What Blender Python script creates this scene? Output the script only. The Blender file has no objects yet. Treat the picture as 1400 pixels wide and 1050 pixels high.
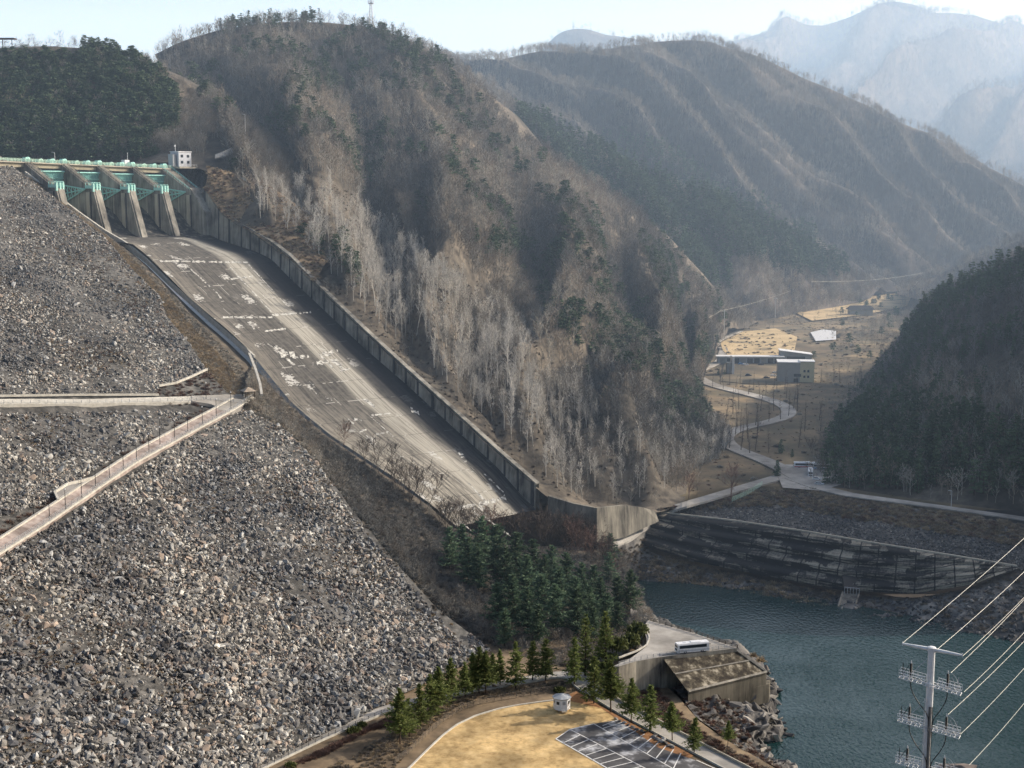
import bpy, bmesh, math, random
import numpy as np
from mathutils import Vector, Matrix, Euler
S = bpy.context.scene
COL = S.collection
rnd = random.Random(7)
NR = np.random.default_rng(11)
R = math.radians
# ---------------------------------------------------------------- camera: 48 mm lens, looking down the valley
F_PX = 1867.0
PITCH = math.atan(265.0 / F_PX)
CP, SP = math.cos(PITCH), math.sin(PITCH)

def P(px, py, D):
    """world point seen at photo position (px,py), at forward distance D"""
    a = (px - 700.0) / F_PX; b = (525.0 - py) / F_PX
    y = CP + b * SP; z = -SP + b * CP
    k = D / y
    return np.array((a * k, D, z * k))

def PZ(px, py, z0):
    a = (px - 700.0) / F_PX; b = (525.0 - py) / F_PX
    y = CP + b * SP; z = -SP + b * CP
    k = z0 / z
    return np.array((a * k, y * k, z0))

def zval(D):
    return -140.0 + min(max((D - 650.0) * 0.02, 0), 10.0)

def PV(px, py, dz=0.0):
    z = -138.0
    for _ in range(6):
        p = PZ(px, py, z); z = zval(p[1])
    p = PZ(px, py, z); p[2] += dz
    return p

def proj(p):
    p = np.asarray(p, float)
    x, y, z = p[..., 0], p[..., 1], p[..., 2]
    dep = y * CP - z * SP
    up = y * SP + z * CP
    return 700 + F_PX * x / dep, 525 - F_PX * up / dep

# dam face plane
def PF(px, py, dz=0.0):
    a = (px - 700.0) / F_PX; b = (525.0 - py) / F_PX
    y = CP + b * SP; z = -SP + b * CP
    # z = -150+.47*(-249 - (.835x-.55y))
    k = (-150 - .47 * 249) / (z + .47 * (.835 * a - .55 * y))
    return np.array((a * k, y * k, z * k + dz))

def face_z(x, y):
    return -150 + .47 * (-249 - (.835 * x - .55 * y))

# ---------------------------------------------------------------- noise
_perm = np.random.default_rng(3).random((256, 256))
def vnoise(x, y):
    x = np.asarray(x, float); y = np.asarray(y, float)
    xi = np.floor(x).astype(int); yi = np.floor(y).astype(int)
    fx = x - xi; fy = y - yi
    fx = fx * fx * (3 - 2 * fx); fy = fy * fy * (3 - 2 * fy)
    g = lambda i, j: _perm[i & 255, j & 255]
    return ((g(xi, yi) * (1 - fx) + g(xi + 1, yi) * fx) * (1 - fy) + (g(xi, yi + 1) * (1 - fx) + g(xi + 1, yi + 1) * fx) * fy) * 2 - 1
def fbm(x, y, o=4):
    s = 0; a = 1.0
    for i in range(o):
        s = s + a * vnoise(x * 2 ** i + 17 * i, y * 2 ** i + 31 * i); a *= .5
    return s / 1.9

# ---------------------------------------------------------------- object helpers
def tag(o, label=None, cat=None, group=None, kind=None):
    if label: o['label'] = label
    if cat: o['category'] = cat
    if group: o['group'] = group
    if kind: o['kind'] = kind
    return o

def newmesh(name, V, Fs, mats=None, mi=None, smooth=False, uv=None):
    me = bpy.data.meshes.new(name)
    V = np.asarray(V, dtype=np.float32).reshape(-1, 3)
    if isinstance(Fs, np.ndarray):
        n, k = Fs.shape
        me.vertices.add(len(V)); me.vertices.foreach_set('co', V.ravel())
        me.loops.add(n * k); me.loops.foreach_set('vertex_index', Fs.astype(np.int32).ravel())
        me.polygons.add(n)
        me.polygons.foreach_set('loop_start', np.arange(0, n * k, k, dtype=np.int32))
        if mi is not None: me.polygons.foreach_set('material_index', np.asarray(mi, np.int32))
        me.update(calc_edges=True)
    else:
        me.from_pydata([tuple(map(float, v)) for v in V], [], Fs)
        if mi is not None: me.polygons.foreach_set('material_index', np.asarray(mi, np.int32))
        me.update()
    if uv is not None:
        l = me.uv_layers.new(name='UVMap')
        idx = np.empty(len(me.loops), np.int32); me.loops.foreach_get('vertex_index', idx)
        l.data.foreach_set('uv', np.asarray(uv, np.float32)[idx].ravel())
    if smooth:
        me.polygons.foreach_set('use_smooth', np.ones(len(me.polygons), bool))
    for m in (mats if isinstance(mats, (list, tuple)) else [mats]):
        if m: me.materials.append(m)
    return me

def mkobj(name, me, parent=None, loc=None):
    o = bpy.data.objects.new(name, me); COL.objects.link(o)
    if loc is not None: o.location = loc
    if parent is not None: o.parent = parent
    return o

def empty(name, loc=(0, 0, 0), rz=0):
    o = bpy.data.objects.new(name, None); COL.objects.link(o)
    o.location = [float(c) for c in loc]; o.rotation_euler = (0, 0, rz); o.empty_display_size = .5
    return o

_kids = {}
def copy_tree(root, loc, rz=0, sc=1.0):
    if root.name not in _kids: _kids[root.name] = [c for c in root.children]
    c = root.copy(); COL.objects.link(c)
    c.location = [float(v) for v in loc]; c.rotation_euler = (root.rotation_euler[0], root.rotation_euler[1], rz)
    c.scale = (sc, sc, sc) if not hasattr(sc, '__len__') else sc
    def rec(src, dst):
        for ch in src.children:
            k = ch.copy(); COL.objects.link(k); k.parent = dst
            rec(ch, k)
    for ch in _kids[root.name]:
        k = ch.copy(); COL.objects.link(k); k.parent = c
        rec(ch, k)
    return c

class MB:
    """collects boxes, prisms, tubes into one mesh"""
    def __init__(s): s.v = []; s.f = []; s.m = []
    def add(s, V, Fs, m=0):
        b = len(s.v); s.v += [tuple(map(float, v)) for v in V]
        for f in Fs: s.f.append([b + i for i in f]); s.m.append(m)
        return s
    def box(s, c, d, rz=0, m=0, taper=1.0):
        x, y, z = d[0] / 2, d[1] / 2, d[2] / 2
        co, si = math.cos(rz), math.sin(rz)
        V = []
        for sz in (-1, 1):
            t = taper if sz > 0 else 1
            for sx, sy in ((-1, -1), (1, -1), (1, 1), (-1, 1)):
                a, b = sx * x * t, sy * y * t
                V.append((c[0] + a * co - b * si, c[1] + a * si + b * co, c[2] + sz * z))
        return s.add(V, [(0, 3, 2, 1), (4, 5, 6, 7), (0, 1, 5, 4), (1, 2, 6, 5), (2, 3, 7, 6), (3, 0, 4, 7)], m)
    def hexa(s, b4, t4, m=0):
        return s.add(list(b4) + list(t4), [(0, 3, 2, 1), (4, 5, 6, 7), (0, 1, 5, 4), (1, 2, 6, 5), (2, 3, 7, 6), (3, 0, 4, 7)], m)
    def tube(s, pts, r, n=6, m=0, cap=True):
        pts = [np.asarray(p, float) for p in pts]
        rs = r if hasattr(r, '__len__') else [r] * len(pts)
        V = []; Fs = []
        for i, p in enumerate(pts):
            t = pts[min(i + 1, len(pts) - 1)] - pts[max(i - 1, 0)]
            t = t / (np.linalg.norm(t) + 1e-9)
            up = np.array((0, 0, 1.)) if abs(t[2]) < .9 else np.array((1., 0, 0))
            a = np.cross(t, up); a /= np.linalg.norm(a); b = np.cross(t, a)
            for k in range(n):
                w = 2 * math.pi * k / n
                V.append(p + rs[i] * (a * math.cos(w) + b * math.sin(w)))
        for i in range(len(pts) - 1):
            for k in range(n):
                k2 = (k + 1) % n
                Fs.append((i * n + k, i * n + k2, (i + 1) * n + k2, (i + 1) * n + k))
        if cap:
            Fs.append(tuple(range(n))); Fs.append(tuple(reversed(range((len(pts) - 1) * n, len(pts) * n))))
        return s.add(V, Fs, m)
    def sphere(s, c, r, n=8, k=6, m=0):
        V = []; Fs = []
        rr = r if hasattr(r, '__len__') else (r, r, r)
        for i in range(k + 1):
            ph = math.pi * i / k
            for j in range(n):
                th = 2 * math.pi * j / n
                V.append((c[0] + rr[0] * math.sin(ph) * math.cos(th), c[1] + rr[1] * math.sin(ph) * math.sin(th), c[2] + rr[2] * math.cos(ph)))
        for i in range(k):
            for j in range(n):
                Fs.append((i * n + j, i * n + (j + 1) % n, (i + 1) * n + (j + 1) % n, (i + 1) * n + j))
        return s.add(V, Fs, m)
    def build(s, name, mats, parent=None, smooth=False):
        me = newmesh(name, s.v, s.f, mats, s.m, smooth)
        return mkobj(name, me, parent)

# ---------------------------------------------------------------- materials
def _nt(name):
    m = bpy.data.materials.new(name); m.use_nodes = True
    nt = m.node_tree; nt.nodes.clear()
    return m, nt
def node(nt, t, **kw):
    n = nt.nodes.new(t)
    for k, v in kw.items(): setattr(n, k, v)
    return n

def nmat(name, cols, scale=1.0, rough=.9, bump=0.0, detail=6, rand=0.0, coord='world', stretch=None, scale2=None, spec=.25, dist=.3, pos=None, cols2=None, transl=0, metal=0, tone=None):
    """noise-driven colour ramp material; cols = list of rgb"""
    m, nt = _nt(name); L = nt.links.new
    out = node(nt, 'ShaderNodeOutputMaterial'); b = node(nt, 'ShaderNodeBsdfPrincipled')
    b.inputs['Roughness'].default_value = rough; b.inputs['Specular IOR Level'].default_value = spec; b.inputs['Metallic'].default_value = metal
    L(b.outputs[0], out.inputs[0])
    if coord == 'world':
        src = node(nt, 'ShaderNodeNewGeometry').outputs['Position']
    elif coord == 'uv':
        src = node(nt, 'ShaderNodeTexCoord').outputs['UV']
    else:
        src = node(nt, 'ShaderNodeTexCoord').outputs['Object']
    if stretch:
        mp = node(nt, 'ShaderNodeMapping'); mp.inputs['Scale'].default_value = stretch; L(src, mp.inputs[0]); src = mp.outputs[0]
    n1 = node(nt, 'ShaderNodeTexNoise'); n1.inputs['Scale'].default_value = scale; n1.inputs['Detail'].default_value = detail; n1.inputs['Roughness'].default_value = .62
    L(src, n1.inputs['Vector'])
    rp = node(nt, 'ShaderNodeValToRGB'); L(n1.outputs[0], rp.inputs[0])
    els = rp.color_ramp.elements
    k = len(cols)
    ps = pos or [.3 + .4 * i / max(k - 1, 1) for i in range(k)]
    els[0].position = ps[0]; els[0].color = (*cols[0], 1)
    els[1].position = ps[-1]; els[1].color = (*cols[-1], 1)
    for i in range(1, k - 1):
        e = els.new(ps[i]); e.color = (*cols[i], 1)
    c = rp.outputs[0]
    if scale2:
        n2 = node(nt, 'ShaderNodeTexNoise'); n2.inputs['Scale'].default_value = scale2; n2.inputs['Detail'].default_value = 3
        L(src, n2.inputs['Vector'])
        mr = node(nt, 'ShaderNodeMapRange'); mr.inputs[1].default_value = .35; mr.inputs[2].default_value = .65
        L(n2.outputs[0], mr.inputs[0])
        mx = node(nt, 'ShaderNodeMix', data_type='RGBA')
        if cols2 is not None:
            mx.inputs[7].default_value = (*cols2, 1); L(mr.outputs[0], mx.inputs[0])
            L(c, mx.inputs[6]); c = mx.outputs[2]
        else:
            mx.blend_type = 'MULTIPLY'; mx.inputs[0].default_value = 1
            mr.inputs[3].default_value = .6; mr.inputs[4].default_value = 1.25
            L(c, mx.inputs[6]); L(mr.outputs[0], mx.inputs[7]); c = mx.outputs[2]
    if tone:
        gp = node(nt, 'ShaderNodeNewGeometry'); n3 = node(nt, 'ShaderNodeTexNoise'); n3.inputs['Scale'].default_value = tone[0]; n3.inputs['Detail'].default_value = 4
        L(gp.outputs['Position'], n3.inputs['Vector'])
        r3 = node(nt, 'ShaderNodeValToRGB'); L(n3.outputs[0], r3.inputs[0])
        r3.color_ramp.elements[0].position = .40; r3.color_ramp.elements[0].color = (*tone[1], 1)
        r3.color_ramp.elements[1].position = .60; r3.color_ramp.elements[1].color = (*tone[2], 1)
        mx = node(nt, 'ShaderNodeMix', data_type='RGBA'); mx.blend_type = 'MULTIPLY'; mx.inputs[0].default_value = 1
        L(c, mx.inputs[6]); L(r3.outputs[0], mx.inputs[7]); c = mx.outputs[2]
    if rand:
        oi = node(nt, 'ShaderNodeObjectInfo')
        mr = node(nt, 'ShaderNodeMapRange'); mr.inputs[3].default_value = 1 - rand; mr.inputs[4].default_value = 1 + rand
        L(oi.outputs['Random'], mr.inputs[0])
        mx = node(nt, 'ShaderNodeMix', data_type='RGBA'); mx.blend_type = 'MULTIPLY'; mx.inputs[0].default_value = 1
        L(c, mx.inputs[6]); L(mr.outputs[0], mx.inputs[7]); c = mx.outputs[2]
    L(c, b.inputs['Base Color'])
    if bump:
        bp = node(nt, 'ShaderNodeBump'); bp.inputs['Strength'].default_value = bump; bp.inputs['Distance'].default_value = dist
        L(n1.outputs[0], bp.inputs['Height']); L(bp.outputs[0], b.inputs['Normal'])
    if transl:
        tr = node(nt, 'ShaderNodeBsdfTranslucent'); ms = node(nt, 'ShaderNodeMixShader'); ms.inputs[0].default_value = transl
        L(c, tr.inputs[0]); L(b.outputs[0], ms.inputs[1]); L(tr.outputs[0], ms.inputs[2]); L(ms.outputs[0], out.inputs[0])
    return m

def flat(name, col, rough=.6, metal=0, spec=.4, var=.12, scale=1.5):
    a = tuple(c * (1 - var) for c in col); b = tuple(min(1, c * (1 + var)) for c in col)
    return nmat(name, [a, b], scale, rough, metal=metal, spec=spec, coord='obj', detail=4)
# ---------------------------------------------------------------- world, sun, camera, haze
SUN_AZ = math.atan2(.94, .34)      # clockwise from +Y
SUN_EL = R(27)
W = bpy.data.worlds.new("World"); S.world = W; W.use_nodes = True
nt = W.node_tree; nt.nodes.clear()
wo = node(nt, 'ShaderNodeOutputWorld'); bg = node(nt, 'ShaderNodeBackground'); sk = node(nt, 'ShaderNodeTexSky')
sk.sky_type = 'NISHITA'; sk.sun_disc = False; sk.sun_elevation = SUN_EL; sk.sun_rotation = SUN_AZ
sk.air_density = 1.0; sk.dust_density = 5.5; sk.ozone_density = 1.0; sk.altitude = 200
nt.links.new(sk.outputs[0], bg.inputs[0]); bg.inputs[1].default_value = .15
nt.links.new(bg.outputs[0], wo.inputs[0])
sl = bpy.data.lights.new('sun', 'SUN'); sl.energy = 5.0; sl.angle = R(.55); sl.color = (1, .93, .82)
so = bpy.data.objects.new('sun', sl); COL.objects.link(so)
sd = Vector((math.sin(SUN_AZ) * math.cos(SUN_EL), math.cos(SUN_AZ) * math.cos(SUN_EL), math.sin(SUN_EL)))
so.rotation_euler = sd.to_track_quat('Z', 'Y').to_euler(); so.location = sd * 300

cd = bpy.data.cameras.new('camera'); cam = bpy.data.objects.new('camera', cd); COL.objects.link(cam)
cd.sensor_width = 36; cd.lens = 36 * F_PX / 1400; cd.clip_start = 1; cd.clip_end = 30000
cam.rotation_euler = (math.pi / 2 - PITCH, 0, 0); S.camera = cam
S.view_settings.view_transform = 'Standard'; S.view_settings.look = 'None'; S.view_settings.exposure = 0
S.cycles.max_bounces = 4; S.cycles.diffuse_bounces = 2; S.cycles.glossy_bounces = 2; S.cycles.volume_bounces = 0
S.cycles.transparent_max_bounces = 4; S.cycles.use_denoising = True; S.cycles.caustics_reflective = False

m, nt = _nt('haze_air')
out = node(nt, 'ShaderNodeOutputMaterial'); vs = node(nt, 'ShaderNodeVolumeScatter')
vs.inputs['Color'].default_value = (.62, .80, 1, 1); vs.inputs['Density'].default_value = .00013; vs.inputs['Anisotropy'].default_value = .1
em = node(nt, 'ShaderNodeEmission'); em.inputs['Color'].default_value = (.56, .74, 1, 1); em.inputs['Strength'].default_value = .00013 * .62  # haze glows on its own, standing in for multiply scattered skylight
ads = node(nt, 'ShaderNodeAddShader'); nt.links.new(vs.outputs[0], ads.inputs[0]); nt.links.new(em.outputs[0], ads.inputs[1]); nt.links.new(ads.outputs[0], out.inputs['Volume'])
hz = MB().box((0, 4100, 50), (12000, 7400, 900)).build('haze', m)
tag(hz, kind='structure')
m2 = m.copy(); m2.name = 'far_haze_air'
for q_ in m2.node_tree.nodes:
    if q_.type == 'VOLUME_SCATTER': q_.inputs['Color'].default_value = (.48, .72, 1, 1)
    if q_.type == 'VOLUME_SCATTER': q_.inputs['Density'].default_value = .00020
    if q_.type == 'EMISSION': q_.inputs['Strength'].default_value = .00020 * .6; q_.inputs['Color'].default_value = (.36, .62, 1, 1)  # bluer self-glow for scattered light in the far haze
hz2 = MB().box((0, 4900, 150), (12000, 5000, 1500)).build('haze', m2); tag(hz2, kind='structure')

# ---------------------------------------------------------------- ground materials
M = {}
M['litter'] = nmat('leaf_litter', [(.07, .06, .05), (.13, .112, .092), (.20, .17, .135)], .2, 1, .5, scale2=.03, dist=1, detail=10, tone=(.02, (.7, .72, .72), (1.12, 1.1, 1.05)))
M['litter_far'] = nmat('leaf_litter_far', [(.07, .062, .058), (.12, .105, .095), (.18, .155, .135)], .05, 1, .4, scale2=.008, dist=2)
M['drygrass'] = nmat('dry_grass', [(.10, .08, .055), (.20, .15, .10), (.32, .24, .15)], .15, 1, .4, scale2=.025, dist=.6)
M['valley'] = nmat('valley_grass', [(.12, .10, .07), (.20, .16, .105), (.34, .26, .155)], .05, 1, .3, scale2=.015, dist=.5, detail=9, tone=(.04, (.62, .66, .66), (1.08, 1.04, 1.0)))
M['soil'] = nmat('rubble_soil', [(.035, .035, .035), (.095, .093, .088), (.19, .182, .17)], .35, 1, .5, scale2=.03, dist=.5)
M['rock'] = nmat('bank_rock', [(.05, .05, .055), (.13, .125, .12), (.3, .28, .25)], .12, .95, 1, scale2=.03, dist=1.2)

def resample(g, n, xyz=True):
    """g: list of world points; arclength resample to n"""
    g = np.array(g, float)
    d = np.r_[0, np.cumsum(np.linalg.norm(np.diff(g, axis=0), axis=1))]
    t = np.linspace(0, d[-1], n)
    return np.stack([np.interp(t, d, g[:, k]) for k in range(3)], 1)

def smooth_line(a, k=3):
    for _ in range(k):
        b = a.copy(); b[1:-1] = (a[:-2] + 2 * a[1:-1] + a[2:]) / 4; a = b
    return a

def loftW(guides, nu, nv, smooth=3):
    """guides: list of world polylines -> grid (nv,nu,3), Catmull-Rom across guides"""
    G = [smooth_line(resample(g, nu), smooth) for g in guides]
    k = len(G); rows = []
    for i in range(nv):
        t = i / (nv - 1) * (k - 1); j = min(int(t), k - 2); f = t - j
        p1, p2 = G[j], G[j + 1]
        p0 = G[j - 1] if j > 0 else 2 * p1 - p2
        p3 = G[j + 2] if j + 2 < k else 2 * p2 - p1
        if k == 2: rows.append(p1 * (1 - f) + p2 * f); continue
        m1 = (p2 - p0) / 2; m2 = (p3 - p1) / 2
        rows.append((2 * f ** 3 - 3 * f * f + 1) * p1 + (f ** 3 - 2 * f * f + f) * m1 + (-2 * f ** 3 + 3 * f * f) * p2 + (f ** 3 - f * f) * m2)
    return np.array(rows)

def grid_faces(nv, nu):
    i = np.arange(nv - 1)[:, None] * nu + np.arange(nu - 1)[None]
    return np.stack([i, i + 1, i + nu + 1, i + nu], -1).reshape(-1, 4)

GR = {}
def terrain(name, guides, nu, nv, mat, A=4, L=40, spur=0, spurk=6, skew=0, spow=.7, back=None, seed=0, rtop=.12, dom=True, smooth=3, kind='structure', wedge=.12):
    """guides bottom->top, list of (px,py,D) or world points"""
    gs = [[(P(*q) if not isinstance(q, np.ndarray) else q) for q in g] for g in guides]
    G = loftW(gs, nu, nv, smooth)
    v = np.linspace(0, 1, nv)[:, None]; u = np.linspace(0, 1, nu)[None]
    win = np.clip(v / wedge, 0, 1) * np.clip((1 - v) / wedge, rtop, 1)
    dz = A * fbm(G[..., 0] / L + seed * 7.3, G[..., 1] / L + seed * 3.1, 5) * win
    if spur:
        w = u * spurk + skew * (v - .5) + .35 * vnoise(u * spurk * .7 + seed, v * 2 + seed) * (1)
        rid = 1 - 2 * np.abs(w - np.floor(w) - .5)      # 0..1 tent
        rid = rid * rid * (3 - 2 * rid)
        w2 = w * 2.6 + .5 * vnoise(u * 9 + seed, v * 4)
        r2 = 1 - 2 * np.abs(w2 - np.floor(w2) - .5)
        dz = dz + spur * ((rid - .5) + .35 * (r2 - .5)) * np.clip(np.minimum(u, 1 - u) * 12, 0, 1) * np.clip(np.sin(np.pi * np.clip(v, 0, 1)), 0, 1) ** spow
    G = G.copy(); G[..., 2] += dz
    full = G
    if back:
        dx, dD, dzz = back
        b1 = G[-1] + np.array((dx * .3, dD * .3, dzz * .2)); b2 = G[-1] + np.array((dx, dD, dzz))
        full = np.concatenate([G, b1[None], b2[None]], 0)
    me = newmesh(name, full.reshape(-1, 3), grid_faces(full.shape[0], nu), mat, smooth=True)
    o = mkobj(name, me); tag(o, kind=kind)
    GR[name] = G
    return o

def sample(G, n, rng=NR, vlo=0, vhi=1):
    """n random points on grid, area weighted"""
    a = G[:-1, :-1]; b = G[:-1, 1:]; c = G[1:, 1:]; d = G[1:, :-1]
    ar = np.linalg.norm(np.cross(c - a, d - b), axis=-1) / 2
    nv = ar.shape[0]
    if vlo > 0: ar[:int(vlo * nv)] = 0
    if vhi < 1: ar[int(vhi * nv):] = 0
    pr = ar.ravel() / ar.sum()
    k = rng.choice(len(pr), n, p=pr); i, j = np.unravel_index(k, ar.shape)
    s = rng.random(n)[:, None]; t = rng.random(n)[:, None]
    return (a[i, j] * (1 - s) + b[i, j] * s) * (1 - t) + (d[i, j] * (1 - s) + c[i, j] * s) * t, ar.sum()

def inpoly(x, y, poly):
    x = np.asarray(x); y = np.asarray(y); r = np.zeros(x.shape, bool)
    n = len(poly); j = n - 1
    for i in range(n):
        xi, yi = poly[i]; xj, yj = poly[j]
        if yi != yj:
            r ^= ((yi > y) != (yj > y)) & (x < (xj - xi) * (y - yi) / (yj - yi) + xi)
        j = i
    return r

# ================================================================ terrain sheets
# the big base sheet, to the horizon
me = newmesh('ground', [(-9000, -300, -172), (9000, -300, -172), (9000, 14000, -172), (-9000, 14000, -172)], [(0, 1, 2, 3)], M['litter_far'])
tag(mkobj('ground', me), kind='structure')

# the left hill above the spillway, in shade
terrain('shaded_hill', [[(-250, 420, 770), (0, 380, 780), (130, 380, 785), (190, 330, 790), (250, 300, 790)], [(-250, 260, 790), (0, 225, 805), (130, 225, 810), (190, 222, 815), (238, 212, 825)],
                        [(-250, 180, 840), (0, 140, 850), (130, 145, 855), (190, 150, 850), (242, 165, 850)],
                        [(-250, 70, 900), (0, 66, 900), (70, 64, 905), (110, 66, 905), (180, 82, 900), (215, 100, 895), (240, 130, 890)]],
        90, 40, M['litter'], A=5, L=30, back=(40, 90, -20), seed=1)
# brown spur with the access road
terrain('spur_hill', [[(150, 250, 800), (205, 222, 800), (245, 222, 790), (290, 236, 775), (330, 258, 762), (370, 300, 742), (430, 370, 710)],
                      [(180, 160, 860), (240, 180, 850), (290, 190, 840), (335, 205, 825), (380, 245, 800), (420, 290, 780), (470, 370, 745)],
                      [(190, 80, 930), (225, 98, 925), (262, 128, 920), (300, 150, 915), (345, 176, 905), (400, 218, 880), (450, 260, 855), (520, 350, 820)]],
        80, 40, M['litter'], A=3, L=22, back=(60, 120, -40), seed=2)
terrain('abutment_slope', [[(279, 258, 756), (306, 294, 743), (328, 309, 734), (350, 321, 719), (397, 355, 696), (430, 386, 680)], [(284, 240, 764), (312, 258, 760), (345, 275, 752), (400, 310, 728), (445, 360, 700)], [(282, 226, 772), (318, 236, 774), (360, 250, 770), (425, 295, 745), (460, 350, 715)]], 60, 20, M['drygrass'], A=1.2, L=10, seed=22, back=(10, 12, -8), smooth=1)
# main hill with the white poplar grove at its foot
terrain('grove_hill', [
    [(200, 300, 775), (281, 262, 757), (306, 296, 744), (350, 322, 721), (397, 358, 697), (444, 403, 674), (496, 453, 649), (556, 508, 624), (616, 562, 601), (680, 620, 579), (749, 681, 562), (800, 694, 563), (860, 702, 575), (905, 700, 592), (935, 688, 607)],
    [(230, 235, 840), (330, 235, 800), (400, 270, 780), (470, 335, 750), (560, 410, 715), (650, 480, 690), (740, 560, 660), (830, 620, 650), (900, 650, 655), (945, 640, 680)],
    [(240, 175, 920), (340, 190, 890), (440, 240, 860), (560, 300, 830), (680, 370, 810), (780, 450, 790), (880, 520, 790), (930, 540, 830), (962, 515, 930)],
    [(230, 120, 1010), (400, 130, 1000), (560, 175, 990), (700, 255, 980), (820, 330, 980), (900, 395, 990), (950, 440, 1040), (985, 470, 1130)],
    [(212, 74, 1110), (250, 56, 1120), (300, 42, 1140), (350, 34, 1150), (400, 30, 1160), (450, 32, 1165), (500, 36, 1165), (540, 46, 1160), (590, 72, 1150), (650, 115, 1150), (710, 190, 1150), (800, 245, 1160), (870, 290, 1180), (925, 350, 1210), (965, 400, 1240), (1035, 440, 1330)]],
    240, 150, M['litter'], A=12, L=60, spur=46, spurk=5.5, skew=2.0, spow=1.35, back=(120, 260, -110), seed=3)
terrain('pine_spur', [
    [(560, 200, 1250), (700, 300, 1240), (850, 370, 1260), (950, 430, 1290), (1040, 452, 1370), (1100, 432, 1450), (1190, 408, 1600)],
    [(560, 100, 1400), (680, 190, 1380), (800, 270, 1370), (930, 330, 1370), (1030, 370, 1420), (1110, 395, 1500), (1200, 400, 1650)],
    [(560, 55, 1500), (600, 72, 1500), (640, 100, 1500), (690, 138, 1490), (760, 180, 1480), (840, 222, 1470), (920, 258, 1470), (1000, 285, 1480), (1080, 325, 1520), (1150, 370, 1580), (1210, 398, 1680)]],
    150, 70, M['litter_far'], A=10, L=80, spur=26, spurk=6, skew=1.4, back=(60, 200, -90), seed=4)
terrain('far_ridge_hill', [
    [(640, 260, 1600), (760, 300, 1590), (900, 330, 1600), (1050, 370, 1620), (1150, 402, 1660), (1240, 398, 1720), (1300, 392, 1800), (1420, 380, 1880), (1560, 400, 1900)],
    [(620, 150, 1800), (740, 180, 1780), (880, 210, 1780), (1000, 240, 1790), (1120, 280, 1820), (1220, 310, 1860), (1320, 335, 1900), (1420, 345, 1930), (1560, 380, 1950)],
    [(560, 70, 2050), (620, 78, 2050), (665, 84, 2050), (700, 80, 2060), (740, 70, 2070), (800, 70, 2080), (860, 64, 2090), (900, 57, 2100), (950, 54, 2110), (985, 62, 2110), (1040, 78, 2110), (1100, 108, 2110), (1150, 128, 2110), (1200, 155, 2110), (1260, 180, 2110), (1330, 215, 2110), (1400, 262, 2110), (1560, 360, 2100)]],
    260, 120, M['litter_far'], A=18, L=110, spur=95, spurk=7.5, skew=2.8, back=(100, 400, -200), seed=5)
terrain('distant_peak', [
    [(640, 150, 3300), (780, 150, 3250), (900, 130, 3250), (1000, 130, 3300)],
    [(660, 110, 3500), (735, 75, 3520), (752, 56, 3530), (765, 44, 3530), (785, 39, 3530), (805, 40, 3530), (828, 48, 3530), (850, 50, 3530), (900, 60, 3530), (1020, 90, 3530)]],
    80, 20, M['litter_far'], A=10, L=200, back=(0, 300, -200), seed=6)
terrain('distant_mountains', [
    [(880, 260, 3000), (1000, 330, 2700), (1200, 400, 2600), (1400, 420, 2600), (1600, 440, 2600)],
    [(920, 130, 3900), (1040, 160, 3700), (1180, 190, 3500), (1300, 220, 3300), (1420, 235, 3200), (1600, 240, 3200)],
    [(900, 60, 4500), (960, 58, 4500), (1000, 57, 4500), (1040, 46, 4500), (1065, 38, 4500), (1100, 40, 4500), (1130, 34, 4500), (1160, 24, 4500), (1185, 12, 4500), (1205, 4, 4500), (1225, 2, 4500), (1250, 6, 4500), (1275, 17, 4500), (1300, 20, 4500), (1330, 20, 4500), (1360, 30, 4500), (1400, 38, 4500), (1600, 60, 4400)]],
    220, 110, M['litter_far'], A=40, L=240, spur=260, spurk=5.2, skew=-2.6, rtop=.03, back=(0, 500, -250), seed=8)
terrain('right_back_hill', [
    [(1225, 402, 1500), (1280, 415, 1400), (1340, 440, 1250), (1400, 450, 1200), (1560, 460, 1200)],
    [(1235, 388, 1700), (1262, 382, 1680), (1295, 370, 1620), (1340, 350, 1560), (1400, 325, 1500), (1470, 290, 1450), (1600, 250, 1400)]],
    80, 30, M['litter_far'], A=8, L=60, spur=10, spurk=4, back=(200, 200, -60), seed=9)
terrain('right_hill', [  # out-of-view right end raised as a shadow caster for slope and bank
    [PV(1105, 662), PV(1160, 668), PV(1250, 682), PV(1330, 692), PV(1420, 703), PV(1560, 718), PV(1800, 750)],
    [(1135, 615, 735), (1210, 600, 690), (1300, 590, 660), (1380, 575, 640), (1460, 555, 620), (1620, 440, 600), (1850, 330, 590)],
    [(1160, 560, 900), (1235, 510, 820), (1320, 480, 770), (1400, 450, 740), (1450, 415, 730), (1500, 370, 720), (1650, 250, 700), (1880, 140, 690)],
    [(1205, 508, 1080), (1240, 462, 1000), (1262, 430, 960), (1295, 405, 940), (1345, 385, 920), (1400, 352, 900), (1440, 325, 890), (1500, 275, 880), (1650, 170, 860), (1880, 90, 850)]],
    130, 70, M['litter'], A=5, L=50, spur=6, spurk=4, back=(150, 200, -60), seed=10)
terrain('foothill', [
    [(560, 400, 735), (640, 460, 722), (720, 520, 700), (800, 580, 678), (870, 640, 672), (930, 668, 655), (985, 640, 705), (1000, 610, 740)],
    [(560, 350, 790), (645, 400, 785), (735, 465, 770), (825, 510, 755), (890, 560, 755), (940, 600, 750), (975, 605, 760), (992, 600, 765)],
    [(540, 275, 850), (600, 305, 855), (660, 345, 850), (740, 402, 835), (790, 425, 830), (850, 452, 830), (905, 482, 835), (935, 520, 825), (962, 560, 805), (985, 596, 780)]],
    130, 50, M['litter'], A=6, L=35, spur=10, spurk=6, skew=.8, spow=1.3, back=(40, 70, -45), seed=33)
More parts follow.
